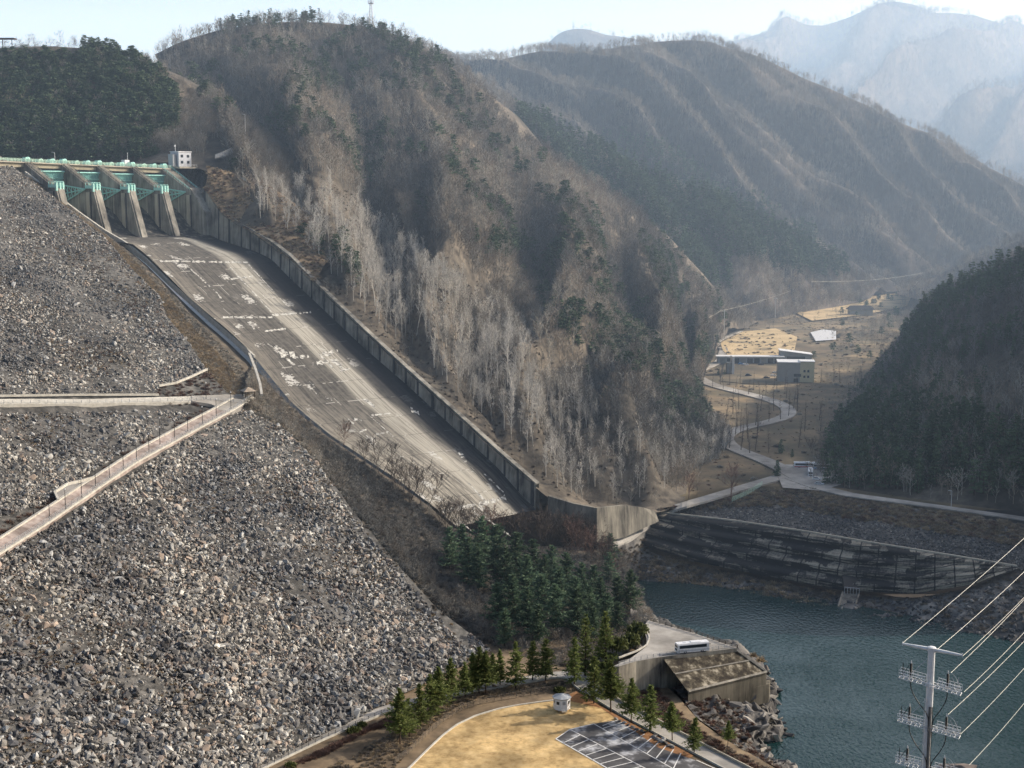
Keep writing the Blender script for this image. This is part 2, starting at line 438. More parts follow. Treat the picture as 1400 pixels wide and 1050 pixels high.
# valley floor
nu, nv = 60, 120
vf = []
for i in range(nv):
    D = 590 + (2100 - 590) * (i / (nv - 1)) ** 1.5
    row = []
    for j in range(nu):
        x = -40 + (760 + D * .1) * j / (nu - 1) + (D - 590) * .02
        row.append((x, D, zval(D)))
    vf.append(row)
vf = np.array(vf)
edge = np.clip((vf[..., 1] - 600) / 30, 0, 1)
vf[..., 2] += .35 * fbm(vf[..., 0] / 45, vf[..., 1] / 60, 3) * edge
# keep the strip in front of the road above the bank only
shore = np.interp(vf[..., 0], [0, 60, 110, 170, 250, 800], [597, 606, 640, 612, 572, 380])
low = vf[..., 1] < shore - 4
vf[..., 2] = np.where(low, -169, vf[..., 2])
me = newmesh('valley_floor', vf.reshape(-1, 3), grid_faces(nv, nu), M['valley'], smooth=True)
tag(mkobj('valley_floor', me), kind='structure'); GR['valley_floor'] = vf
# far bank of the pool: shore -> wall foot -> wall top -> road edge
ZW = -165.0
shoreL = [PZ(x, y, ZW - 1) for x, y in ((840, 796), (860, 797), (900, 800), (950, 803), (1000, 810), (1050, 820), (1100, 832), (1200, 850), (1300, 868), (1400, 885), (1560, 912), (1750, 950))]
wfoot = [P(*q) for q in ((840, 752, 582), (868, 748, 586), (950, 774, 575), (1050, 795, 562), (1150, 812, 546), (1250, 818, 532), (1330, 803, 524), (1385, 780, 527), (1460, 790, 520), (1560, 810, 505), (1750, 850, 480))]
wtop = [P(*q) for q in ((870, 716, 596), (903, 705, 601), (1000, 716, 590), (1100, 731, 573), (1200, 748, 557), (1300, 764, 542), (1385, 777, 530), (1460, 786, 523), (1560, 806, 508), (1750, 845, 483))]
rfoot = [PV(x, y, -.3) for x, y in ((905, 694), (930, 690), (1010, 672), (1090, 666), (1150, 680), (1250, 694), (1400, 716), (1560, 740), (1750, 775))]
terrain('far_bank', [shoreL, wfoot], 160, 20, M['rock'], A=3.0, L=7, seed=12, smooth=1, wedge=.3)
terrain('upper_bank', [wtop, rfoot], 160, 24, M['soil'], A=1.5, L=8, seed=13, smooth=1, wedge=.3)
terrain('pool_head', [[PZ(800, 800, -168), PZ(830, 800, -167), PZ(850, 800, -167), PZ(868, 800, -167), PZ(890, 799, -167)], [P(800, 760, 556), P(832, 760, 560), P(860, 765, 568), P(875, 765, 578), P(890, 762, 580)], [P(800, 742, 551), P(838, 750, 556), P(862, 741, 572), P(885, 724, 588), P(908, 705, 600)], [P(800, 732, 551), P(836, 738, 558), P(858, 728, 574), P(880, 714, 590), P(908, 698, 604)]], 50, 24, M['rock'], A=1.0, L=8, seed=23, smooth=0)
# slope between the chute and the dam, with the pines
CH_L = [(171, 326, 679), (200, 349, 665), (229, 377, 650), (257, 406, 637), (286, 431, 625), (314, 454, 615), (340, 479, 606), (365, 510, 597), (400, 552, 585), (453, 596, 570), (500, 627, 560), (545, 657, 551), (590, 690, 543), (615, 712, 538), (625, 720, 536)]
CH_R = [(278, 321, 757), (307, 330, 745), (328, 337, 735), (348, 343, 722), (371, 354, 710), (394, 378, 698), (442, 423, 675), (496, 474, 650), (556, 526, 625), (616, 581, 602), (680, 639, 580), (710, 674, 571), (745, 709, 562), (752, 716, 560)]
terrain('wooded_slope', [
    [PF(330, 556, -1), PF(388, 582, -1), PF(428, 624, -1), PF(492, 708, -1), PF(560, 788, -1), P(600, 832, 458), P(668, 884, 445), P(740, 912, 426), P(800, 915, 418), P(845, 900, 430), P(885, 868, 438), P(893, 852, 446)],
    [PF(338, 546, 2), P(395, 575, 575), P(440, 625, 545), P(510, 690, 520), P(590, 760, 500), P(670, 800, 492), P(740, 820, 492), P(800, 820, 500), P(850, 815, 520), P(868, 800, 540)],
    [P(345, 500, 600), P(375, 535, 590), P(400, 558, 584), P(453, 600, 569), P(500, 632, 559), P(545, 662, 550), P(590, 695, 542), P(620, 722, 536), P(680, 742, 536), P(740, 746, 540), P(800, 748, 550), P(850, 752, 572), P(862, 775, 580)]],
    120, 50, M['litter'], A=2.0, L=14, seed=14, smooth=1, back=(12, 22, -30))
# strip between rock face and chute kerb
terrain('left_chute_slope', [
    [PF(x, y, -1.2) for x, y in ((14, 226), (71, 273), (137, 325), (148, 337), (177, 371), (213, 406), (221, 434), (250, 469), (276, 509), (325, 562))],
    [*[P(x, y, D) - np.array((0, 0, 1.0)) for x, y, D in ((60, 250, 692), (110, 290, 688), (150, 321, 684), (171, 335, 678), (200, 359, 664), (229, 388, 649), (257, 416, 636), (286, 443, 624), (314, 467, 614), (340, 492, 605), (350, 508, 600), (372, 536, 590))]]],
    100, 16, M['litter'], A=1.0, L=9, seed=15, smooth=1)
# embankment grid: (level t, slope s)
edge_px = [(0, 213), (34, 240), (77, 272), (143, 324), (154, 336), (183, 370), (220, 405), (228, 433), (257, 467), (283, 507), (330, 558), (388, 584), (428, 626), (492, 710), (560, 790), (600, 834), (668, 886)]
ep = np.array([PF(*q) for q in edge_px])
es = .835 * ep[:, 0] - .55 * ep[:, 1]; et = .55 * ep[:, 0] + .835 * ep[:, 1]
o_ = np.argsort(es)
nv, nu = 160, 160
sv = np.linspace(-610, -246, nv)
te = np.interp(sv, es[o_], et[o_])
E = np.zeros((nv, nu, 3))
for i, s_ in enumerate(sv):
    t_ = np.linspace(60, te[i], nu)
    x = .835 * s_ + .55 * t_; y = -.55 * s_ + .835 * t_
    E[i, :, 0] = x; E[i, :, 1] = y; E[i, :, 2] = face_z(x, y)
E0 = E.copy()
E[..., 2] += .8 * fbm(E[..., 0] / 9, E[..., 1] / 9, 3)
E = np.concatenate([E[:1] + np.array((-18, -12 * 0 + 10, 0)), E], 0)
me = newmesh('dam_embankment', E.reshape(-1, 3), grid_faces(E.shape[0], nu), M['soil'], smooth=True)
tag(mkobj('dam_embankment', me), kind='structure'); GR['dam'] = E0
# river terrace in front (lawn, roads, car park)
ZG = -152.0
tp = [(-400, 300), (-40, 300)]
shore_near = [PZ(x, y, ZG) for x, y in ((893, 852), (860, 905), (900, 930), (925, 950), (955, 985), (990, 1010), (1060, 1050), (1180, 1130))]
pts = [PZ(x, y, ZG) for x, y in ((-600, 1500), (200, 1180), (355, 1050), (440, 1008), (525, 965), (600, 900), (668, 880), (740, 880), (820, 860), (870, 850))] + shore_near + [PZ(1100, 1500, ZG)]
me = newmesh('terrace_ground', pts, [tuple(reversed(range(len(pts))))], M['drygrass'])
tag(mkobj('terrace_ground', me), kind='structure')
# rocky shore below the terrace
terrain('rocky_shore', [
    [PZ(x, y, -167) for x, y in ((1180, 1130), (1110, 1075), (1088, 1045), (1062, 1020), (1078, 1002), (1066, 965), (1068, 940), (1046, 910), (1010, 885), (950, 868), (893, 842), (868, 825))],
    [PZ(1165, 1120, -158), PZ(1085, 1075, -160), PZ(1050, 1040, -160), PZ(1030, 1010, -160), PZ(1045, 990, -158), PZ(1035, 955, -159), PZ(1030, 940, -157), PZ(1030, 920, -155), PZ(1003, 893, -150), PZ(940, 880, -150), PZ(890, 853, -150), PZ(862, 842, -150)],
    [PZ(1150, 1110, ZG), PZ(1060, 1048, ZG), PZ(1020, 1028, ZG), PZ(990, 1008, ZG), PZ(965, 990, ZG), PZ(950, 978, ZG), PZ(940, 966, ZG), PZ(935, 955, ZG), PZ(915, 935, ZG), PZ(900, 915, ZG), PZ(885, 900, ZG), PZ(870, 890, ZG)]],
    220, 90, M['rock'], A=5.0, L=6, seed=17, smooth=1, wedge=.1)
# water
m, nt = _nt('pool_water')
out = node(nt, 'ShaderNodeOutputMaterial'); b = node(nt, 'ShaderNodeBsdfPrincipled')
b.inputs['Base Color'].default_value = (.009, .034, .037, 1); b.inputs['Roughness'].default_value = .10; b.inputs['IOR'].default_value = 1.33
g = node(nt, 'ShaderNodeNewGeometry'); mp = node(nt, 'ShaderNodeMapping'); mp.inputs['Scale'].default_value = (1, .55, 1)
n1 = node(nt, 'ShaderNodeTexNoise'); n1.inputs['Scale'].default_value = .8; n1.inputs['Detail'].default_value = 3
n2 = node(nt, 'ShaderNodeTexNoise'); n2.inputs['Scale'].default_value = .03; n2.inputs['Detail'].default_value = 3
bp = node(nt, 'ShaderNodeBump'); bp.inputs['Strength'].default_value = .8; bp.inputs['Distance'].default_value = .75
mr = node(nt, 'ShaderNodeMapRange'); mr.inputs[1].default_value = .3; mr.inputs[2].default_value = .7; mr.inputs[3].default_value = .3; mr.inputs[4].default_value = 1.0
l = nt.links.new
l(g.outputs['Position'], mp.inputs[0]); l(mp.outputs[0], n1.inputs['Vector']); l(g.outputs['Position'], n2.inputs['Vector'])
l(n1.outputs[0], bp.inputs['Height']); l(n2.outputs[0], mr.inputs[0]); l(mr.outputs[0], bp.inputs['Strength']); l(bp.outputs[0], b.inputs['Normal']); l(b.outputs[0], out.inputs[0])
wp = [PZ(x, y, ZW) for x, y in ((830, 785), (1100, 815), (1400, 870), (1900, 960))] + [PZ(1900, 1600, ZW), PZ(1000, 1600, ZW), PZ(1000, 1080, ZW), PZ(900, 960, ZW), PZ(820, 860, ZW)]
me = newmesh('water', wp, [tuple(reversed(range(len(wp))))], m)
tag(mkobj('water', me), kind='structure')
# ================================================================ plants
M['bark_grey'] = nmat('grey_bark', [(.23, .22, .20), (.44, .42, .385)], .8, 1, coord='obj', rand=.35, tone=(.013, (.58, .60, .62), (1.15, 1.12, 1.06)))
M['bark_brown'] = nmat('brown_bark', [(.19, .165, .14), (.35, .30, .25)], .8, 1, coord='obj', rand=.35, tone=(.013, (.58, .60, .62), (1.15, 1.12, 1.06)))
M['bark_pale'] = nmat('pale_bark', [(.5, .47, .42), (.78, .74, .68)], .8, .9, coord='obj', rand=.2)
M['bark_dark'] = nmat('pine_bark', [(.05, .035, .028), (.10, .07, .05)], 2, 1, coord='obj')
M['needle'] = nmat('pine_needles', [(.055, .085, .03), (.15, .19, .06), (.26, .29, .11)], .5, .8, coord='obj', rand=.25, transl=.35)
M['needle_dark'] = nmat('dark_needles', [(.04, .07, .05), (.09, .145, .09), (.17, .225, .13)], .5, .8, coord='obj', rand=.3, transl=.3)
M['needle_far'] = nmat('far_needles', [(.05, .085, .05), (.12, .165, .09)], .3, .9, coord='obj', rand=.3)
M['twig_red'] = nmat('reddish_twigs', [(.13, .085, .07), (.26, .17, .135)], .8, 1, coord='obj', rand=.2)
M['twig_tan'] = nmat('dry_shrub_twigs', [(.26, .205, .14), (.47, .38, .26)], .8, 1, coord='obj', rand=.3)
M['shrub_green'] = nmat('shrub_leaves', [(.05, .065, .02), (.13, .145, .05)], 1, .8, coord='obj', transl=.2)

def quads_for(segs, n):
    """segments (p0,p1,r0,r1) -> n-sided open prisms as arrays"""
    p0 = np.array([s[0] for s in segs]); p1 = np.array([s[1] for s in segs])
    r0 = np.array([s[2] for s in segs])[:, None]; r1 = np.array([s[3] for s in segs])[:, None]
    t = p1 - p0; t /= np.linalg.norm(t, axis=1, keepdims=True) + 1e-9
    up = np.where(np.abs(t[:, 2:3]) < .9, np.array((0, 0, 1.)), np.array((1., 0, 0)))
    a = np.cross(t, up); a /= np.linalg.norm(a, axis=1, keepdims=True); b = np.cross(t, a)
    V = []
    if n == 2:   # flat sliver
        w = np.random.default_rng(5).random(len(p0))[:, None] * 6.28
        c = a * np.cos(w) + b * np.sin(w)
        V = np.stack([p0 - c * r0, p0 + c * r0, p1 + c * r1, p1 - c * r1], 1).reshape(-1, 3)
        F = np.arange(len(p0) * 4).reshape(-1, 4)
        return V, F
    ring = []
    for k in range(n):
        w = 2 * math.pi * k / n; ring.append((a * math.cos(w) + b * math.sin(w)))
    V = np.stack([p0 + c * r0 for c in ring] + [p1 + c * r1 for c in ring], 1)
    base = np.arange(len(p0))[:, None, None] * (2 * n)
    f = np.array([[k, (k + 1) % n, n + (k + 1) % n, n + k] for k in range(n)])[None]
    return V.reshape(-1, 3), (base + f).reshape(-1, 4)

def merge(parts):
    V = []; F = []; m = []; b = 0
    for v, f, mi in parts:
        if len(v) == 0: continue
        V.append(v); F.append(f + b); m.append(np.full(len(f), mi)); b += len(v)
    return np.concatenate(V), np.concatenate(F), np.concatenate(m)

def bare_tree(name, seed, H, n1=14, n2=6, n3=4, spread=.45, start=.3, up=.8, tr=.018, tw=.035, stems=1, mat='bark_grey', tmat=None, lean=.04, parts=False):
    rg = random.Random(seed)
    thick = []; thin = []
    def rv(): return np.array((rg.gauss(0, 1), rg.gauss(0, 1), rg.gauss(0, 1)))
    for st in range(stems):
        pos = np.array((rg.uniform(-.3, .3), rg.uniform(-.3, .3), 0.)) * (stems > 1) * 2
        d0 = np.array((rg.gauss(0, lean), rg.gauss(0, lean), 1.)) + (np.array((rg.gauss(0, .3), rg.gauss(0, .3), 0)) if stems > 1 else 0)
        h = H * rg.uniform(.85, 1); k = 7; pts = [pos]; d = d0 / np.linalg.norm(d0)
        for i in range(k):
            d = d + rv() * .035; d /= np.linalg.norm(d)
            pts.append(pts[-1] + d * h / k)
        R0 = tr * H / stems ** .5
        rad = [R0 * (1 - .9 * i / k) for i in range(k + 1)]
        for i in range(k): thick.append((pts[i], pts[i + 1], rad[i], rad[i + 1]))
        for b in range(n1):
            f = start + (1 - start) * ((b + rg.random()) / n1); q = f * k; i = min(int(q), k - 1)
            p = pts[i] + (pts[i + 1] - pts[i]) * (q - i)
            az = b * 2.4 + rg.uniform(-.4, .4)
            bl = H * spread * (1.15 - .75 * abs(f - .45) / .55 * .9) * rg.uniform(.6, 1.1) * .6
            dd = np.array((math.cos(az), math.sin(az), up * rg.uniform(.7, 1.3))); dd /= np.linalg.norm(dd)
            seg = [p]
            for s in range(3):
                dd = dd + np.array((0, 0, .14)) + rv() * .1; dd /= np.linalg.norm(dd)
                seg.append(seg[-1] + dd * bl / 3)
            r = R0 * .38 * (1 - f * .5)
            for s in range(3): (thick if r > .05 and s < 2 else thin).append((seg[s], seg[s + 1], max(r * (1 - .3 * s), tw), max(r * (.7 - .3 * s), tw * .8)))
            for c in range(n2):
                g = rg.uniform(.25, 1) * 3; s = min(int(g), 2)
                p2 = seg[s] + (seg[s + 1] - seg[s]) * (g - s)
                d2 = dd + rv() * .5 + np.array((0, 0, .25)); d2 /= np.linalg.norm(d2)
                l2 = bl * rg.uniform(.25, .55); e2 = p2 + d2 * l2
                thin.append((p2, e2, tw, tw * .6))
                for t in range(n3):
                    p3 = p2 + (e2 - p2) * rg.uniform(.2, 1); d3 = d2 + rv() * .55; d3 /= np.linalg.norm(d3)
                    thin.append((p3, p3 + d3 * l2 * rg.uniform(.4, .8), tw * .7, tw * .25))
    v1, f1 = quads_for(thick, 4); v2, f2 = quads_for(thin, 2)
    if parts:
        return newmesh(name + '_trunk', v1, f1, M[tmat or mat], smooth=True), newmesh(name + '_crown', v2, f2, M[mat])
    V, F, mi = merge([(v1, f1, 0), (v2, f2, 1)])
    return newmesh(name, V, F, [M[tmat or mat], M[mat]], mi)

def conifer(name, seed, H, Rr, whorls=16, per=7, cl=9, start=.12, mat='needle', shape=1.0, droop=-.15, sz=.42, parts=True, blunt=.0, irregular=.15):
    rg = np.random.default_rng(seed)
    lean = rg.normal(0, .012, 2)
    tp = [np.array((lean[0] * H * f, lean[1] * H * f, H * f)) for f in np.linspace(0, .98, 6)]
    tr = [(tp[i], tp[i + 1], .016 * H * (1 - i / 5.2), .016 * H * (1 - (i + 1) / 5.2)) for i in range(5)]
    V = []; br = []
    for w in range(whorls):
        f = start + (1 - start) * (w + rg.random() * .5) / whorls
        g = (f - start) / (1 - start)
        rad = Rr * ((1 - g) ** shape * (1 - blunt) + blunt * math.sqrt(max(0, 1 - g * g))) * (.55 + .45 * min(1, g * 5 + .3))
        for b in range(per):
            az = rg.random() * 6.283; L_ = rad * rg.uniform(1 - irregular * 2.2, 1 + irregular)
            if L_ < .15: L_ = .15
            dr = droop + .45 * g + rg.normal(0, .08)
            d = np.array((math.cos(az), math.sin(az), dr)); base = np.array((lean[0] * H * f, lean[1] * H * f, H * f))
            side = np.array((-math.sin(az), math.cos(az), 0))
            br.append((base, base + d * L_ * .85, .012 * H * .35, .01))
            n = max(3, int(cl * (.35 + L_ / Rr)))
            for c in range(n):
                q = (c + rg.random()) / n; q = .15 + .85 * q
                wd = (1 - q * .75) * L_ * .38
                p = base + d * L_ * q + side * rg.uniform(-1, 1) * wd + np.array((0, 0, rg.normal(0, .06) * Rr * .5 - .05 * q * q * L_))
                s = sz * rg.uniform(.6, 1.35)
                o = d * rg.uniform(.5, 1) + side * rg.normal(0, .7) + np.array((0, 0, rg.normal(0, .35))); o /= np.linalg.norm(o)
                u2 = np.cross(o, rg.normal(0, 1, 3)); u2 /= np.linalg.norm(u2)
                V += [p - o * s * .3 - u2 * s * .33, p - o * s * .3 + u2 * s * .33, p + o * s + u2 * s * .06, p + o * s - u2 * s * .06]
    V = np.array(V); F = np.arange(len(V)).reshape(-1, 4)
    v1, f1 = quads_for(tr, 5); v3, f3 = quads_for(br, 3)
    if parts:
        a, b_, c_ = merge([(v1, f1, 0), (v3, f3, 0)])
        return newmesh(name + '_trunk', a, b_, M['bark_dark']), newmesh(name + '_crown', V, F, M[mat])
    a, b_, c_ = merge([(v1, f1, 0), (V, F, 1)])
    return newmesh(name, a, b_, [M['bark_dark'], M[mat]], c_)

def shrub(name, seed, r, n, mat, w=.05, leafy=False, flatz=.7):
    rg = np.random.default_rng(seed)
    d = rg.normal(0, 1, (n, 3)); d[:, 2] = np.abs(d[:, 2]) + .25; d /= np.linalg.norm(d, axis=1, keepdims=True)
    rr = r * rg.uniform(.3, 1, n)[:, None]
    e = d * rr * np.array((1, 1, flatz)); p0 = e * rg.uniform(.1, .75, (n, 1))
    e = e + rg.normal(0, .13 * r, (n, 3)); e[:, 2] = np.abs(e[:, 2])
    if leafy:
        p0 = e + rg.normal(0, .12, (n, 3)) * r
    segs = [(p0[i], e[i], w, w * (.9 if leafy else .3)) for i in range(n)]
    V, F = quads_for(segs, 2)
    return newmesh(name, V, F, M[mat])

# ---- scattering with geometry nodes (uncountable growth only)
def scatter(name, pts, protos, scale, label, cat, tilt=0.0, seed=0, kind='stuff', aniso=None):
    rg = np.random.default_rng(seed); n = len(pts)
    me = bpy.data.meshes.new(name); me.vertices.add(n)
    me.vertices.foreach_set('co', np.asarray(pts, np.float32).ravel())
    def at(nm, ty, arr, key):
        a = me.attributes.new(nm, ty, 'POINT'); a.data.foreach_set(key, np.asarray(arr).ravel())
    rot = np.stack([rg.normal(0, 1, n) * tilt, rg.normal(0, 1, n) * tilt, rg.random(n) * 6.283], 1).astype(np.float32)
    at('rot', 'FLOAT_VECTOR', rot, 'vector')
    s = np.asarray(scale, np.float32)
    if s.ndim == 1: s = np.repeat(s[:, None], 3, 1)
    at('scl', 'FLOAT_VECTOR', s, 'vector')
    at('idx', 'INT', rg.integers(0, len(protos), n).astype(np.int32), 'value')
    o = mkobj(name, me)
    ng = bpy.data.node_groups.new(name + '_nodes', 'GeometryNodeTree')
    ng.interface.new_socket('Geometry', in_out='INPUT', socket_type='NodeSocketGeometry')
    ng.interface.new_socket('Geometry', in_out='OUTPUT', socket_type='NodeSocketGeometry')
    gi = ng.nodes.new('NodeGroupInput'); go = ng.nodes.new('NodeGroupOutput')
    ip = ng.nodes.new('GeometryNodeInstanceOnPoints'); jn = ng.nodes.new('GeometryNodeJoinGeometry')
    ip.inputs['Pick Instance'].default_value = True
    for p in protos:
        po = bpy.data.objects.new(p.name, p)
        oi = ng.nodes.new('GeometryNodeObjectInfo'); oi.inputs['Object'].default_value = po; oi.inputs['As Instance'].default_value = True
        ng.links.new(oi.outputs['Geometry'], jn.inputs[0])
    def na(nm, ty):
        q = ng.nodes.new('GeometryNodeInputNamedAttribute'); q.data_type = ty; q.inputs[0].default_value = nm; return q.outputs[0]
    ng.links.new(gi.outputs[0], ip.inputs['Points']); ng.links.new(jn.outputs[0], ip.inputs['Instance'])
    ng.links.new(na('idx', 'INT'), ip.inputs['Instance Index'])
    ng.links.new(na('rot', 'FLOAT_VECTOR'), ip.inputs['Rotation']); ng.links.new(na('scl', 'FLOAT_VECTOR'), ip.inputs['Scale'])
    ng.links.new(ip.outputs[0], go.inputs[0])
    md = o.modifiers.new('scatter', 'NODES'); md.node_group = ng
    tag(o, label, cat, kind=kind)
    return o

# ---- protos
far_bare = [bare_tree('bare_far', 20 + i, 11, n1=9, n2=4, n3=2, spread=.62, start=.3, tw=.075, tr=.014, mat=('bark_grey', 'bark_brown', 'bark_brown', 'bark_grey')[i % 4]) for i in range(6)]
mid_bare = [bare_tree('bare_mid', 40 + i, 12, n1=12, n2=5, n3=3, spread=.6, start=.3, tw=.045, tr=.013, mat=('bark_grey', 'bark_brown')[i % 2]) for i in range(6)]
far_pine = [conifer('pine_far', 60 + i, 13, 3.0, whorls=9, per=5, cl=4, sz=1.0, mat='needle_far', parts=False) for i in range(3)]
round_pine = [conifer('round_pine', 70 + i, 11, 3.8, whorls=8, per=6, cl=7, sz=1.0, mat='needle_far', parts=False, blunt=.8, start=.4, irregular=.3) for i in range(3)]

def visible(p, pad=60):
    x, y = proj(p)
    return (x > -pad) & (x < 1400 + pad) & (y < 1050 + pad) & (y > -80)

def forest(gname, n, protos, label, cat='woodland', smin=.7, smax=1.2, keep=None, drop=None, seed=1, vlo=0, vhi=1, thin=None, name='bare_woodland', scl=1.0):
    pts, ar = sample(GR[gname], n, np.random.default_rng(seed), vlo, vhi)
    k = visible(pts)
    x, y = proj(pts)
    if keep is not None:
        q = np.zeros(len(pts), bool)
        for pl in keep: q |= inpoly(x, y, pl)
        k &= q
    if drop is not None:
        for pl in drop: k &= ~inpoly(x, y, pl)
    if thin is not None: k &= thin(pts, x, y)
    pts = pts[k]; pts[:, 2] -= .2
    s = np.random.default_rng(seed + 5).uniform(smin, smax, len(pts)) * scl
    print('forest', gname, name, int(ar), len(pts))
    return scatter(name, pts, protos, s, label, cat, tilt=.05, seed=seed)

WALL = [(397, 351), (444, 399), (496, 449), (556, 504), (616, 558), (680, 616), (749, 676), (790, 690), (900, 692), (960, 560)]
# grove region in the photo (white poplars stand here as single trees)
GROVE = [(345, 300), (360, 235), (430, 235), (520, 290), (610, 345), (690, 420), (760, 500), (800, 560), (860, 600), (930, 640), (900, 685), (800, 690), (749, 673), (616, 555), (496, 445), (397, 348)]
PATCH_HILL = [[(395, 330), (470, 330), (500, 395), (450, 390)], [(735, 420), (800, 425), (905, 480), (900, 530), (820, 500), (740, 440)],
              [(905, 530), (960, 540), (965, 590), (905, 600)], [(870, 325), (905, 345), (945, 410), (925, 430), (885, 380)],
              [(640, 310), (700, 345), (690, 360), (640, 335)], [(500, 40), (560, 60), (570, 90), (510, 60)], [(290, 20), (430, 5), (440, 40), (300, 50)],
              [(400, 95), (490, 100), (480, 140), (410, 125)], [(360, 155), (420, 175), (430, 200), (370, 185)], [(940, 470), (1000, 470), (985, 500), (935, 500)]]
nz = lambda p, sc, th: fbm(p[:, 0] / sc, p[:, 1] / sc, 2) > th
forest('grove_hill', 15000, far_bare, 'leafless grey brown forest covering the round hill behind the spillway', drop=[GROVE] , seed=1, vlo=.1, scl=1.0)
forest('grove_hill', 9000, mid_bare, 'low leafless undergrowth and saplings around the pale poplars', keep=[GROVE], seed=2, smin=.25, smax=.6, name='undergrowth')
forest('grove_hill', 6500, round_pine + far_pine, 'scattered dark pines among the leafless forest of the round hill', keep=PATCH_HILL, seed=3, vlo=.1, smin=.7, smax=1.1, name='scattered_pines')
forest('grove_hill', 2600, round_pine, 'a few single dark pines dotted over the round hill', drop=[GROVE], thin=lambda p, x, y: nz(p, 60, .22), seed=4, vlo=.15, name='dotted_pines')
forest('spur_hill', 4200, mid_bare, 'leafless brown scrub on the spur beside the spillway bridge', seed=5, vlo=.18, smin=.35, smax=.8, name='spur_scrub', drop=[[(280, 190), (345, 185), (345, 215), (300, 225), (280, 222)]])
forest('shaded_hill', 1700, mid_bare, 'leafless forest on the shaded hill left of the spillway', seed=6, name='shaded_woodland', smin=.5, smax=.9)
forest('shaded_hill', 4600, round_pine, 'dark pines on the shaded hill left of the spillway', seed=7, name='shaded_pines', smin=.6, smax=1.0, keep=[[(110, 60), (260, 80), (260, 180), (190, 200), (180, 120), (110, 110)], [(-50, 80), (190, 90), (215, 225), (-50, 230)]])
forest('pine_spur', 10000, far_bare, 'leafless forest on the spur behind the round hill', seed=8, name='spur_woodland', scl=1.05)
CON = [(715, 140), (760, 155), (860, 215), (1000, 275), (1100, 322), (1175, 372), (1120, 385), (1010, 355), (930, 325), (850, 300), (780, 235), (700, 175)]
forest('pine_spur', 5200, far_pine, 'band of green conifers running down the spur behind the round hill', seed=9, keep=[CON, [(880, 330), (1000, 350), (1000, 400), (920, 400)]], name='conifer_band', smin=1.2, smax=1.9)
forest('far_ridge_hill', 30000, far_bare, 'hazy leafless forest on the long ridge across the valley', seed=10, name='ridge_woodland', scl=1.2)
forest('far_ridge_hill', 9000, far_pine, 'hazy conifers in the gullies of the long ridge', seed=11, name='ridge_conifers', keep=[[(820, 190), (900, 205), (1000, 262), (1120, 330), (1100, 350), (980, 310), (860, 250)]], scl=1.7)
forest('distant_mountains', 22000, far_bare, 'pale blue forest on the distant mountains', seed=12, name='distant_woodland', scl=2.0)
forest('distant_peak', 900, far_bare, 'forest on the distant round peak behind the ridge', seed=13, name='peak_woodland', scl=1.8)
forest('right_back_hill', 1500, far_bare, 'leafless forest on the low hill behind the dark right hill', seed=14, name='back_hill_woodland')
forest('right_hill', 6000, far_bare, 'leafless forest on the dark right hill', seed=15, name='right_woodland', smin=.6)
RC = [[(1120, 600), (1190, 560), (1240, 565), (1420, 600), (1420, 690), (1240, 675), (1130, 665)], [(1230, 470), (1240, 420), (1400, 360), (1420, 400), (1300, 440), (1240, 500)]]
forest('right_hill', 4200, far_pine, 'dense dark pine plantation on the foot of the right hill', seed=16, name='pine_plantation', keep=RC, smin=.9, smax=1.35)

SOFT = [[(880, 500), (975, 500), (985, 560), (970, 600), (1000, 640), (1010, 690), (900, 705), (870, 640)]]
forest('valley_floor', 9000, mid_bare, 'leafless trees fringing the foot of the grove beside the meadow', seed=57, name='fringe_woodland', smin=.5, smax=1.1, keep=[[(900, 560), (950, 545), (975, 600), (965, 650), (990, 690), (905, 700), (880, 640)], [(1035, 430), (1000, 450), (960, 470), (930, 510), (965, 500), (990, 470), (1030, 450)], [(1130, 560), (1180, 540), (1160, 600), (1140, 650), (1110, 630)], [(1190, 440), (1260, 420), (1240, 500), (1215, 560), (1190, 530)]])
forest('right_hill', 3500, far_pine, 'green pines scattered through the bare wood of the right hill', seed=58, name='right_pines', smin=.6, smax=1.1, thin=lambda p, x, y: nz(p, 50, .1))
GB = [(345, 292), (352, 268), (400, 262), (450, 280), (520, 330), (610, 392), (690, 462), (770, 540), (845, 600), (920, 650), (900, 684), (800, 688), (745, 658), (690, 595), (620, 540), (500, 430), (420, 350), (385, 317)]
pale = [bare_tree('poplar_far', 80 + i, 20, n1=14, n2=4, n3=2, spread=.34, start=.3, up=1.3, tr=.008, tw=.07, mat='bark_pale' if i % 2 else 'bark_grey') for i in range(4)]
forest('grove_hill', 8000, pale, 'pale saplings and thinner trees filling the grove between the tall poplars', seed=59, name='pale_saplings', smin=.4, smax=.95, keep=[GB], thin=lambda p, x, y: np.random.default_rng(4).random(len(x)) < .85)

forest('valley_floor', 1500, mid_bare + round_pine[:1], 'single leafless trees and a few pines dotted over the valley meadow', seed=60, name='meadow_trees', smin=.3, smax=.75, keep=[[(960, 540), (1210, 520), (1150, 640), (960, 690)], [(1110, 460), (1230, 460), (1220, 530), (1110, 530)]], thin=lambda p, x, y: np.random.default_rng(9).random(len(x)) < .4)

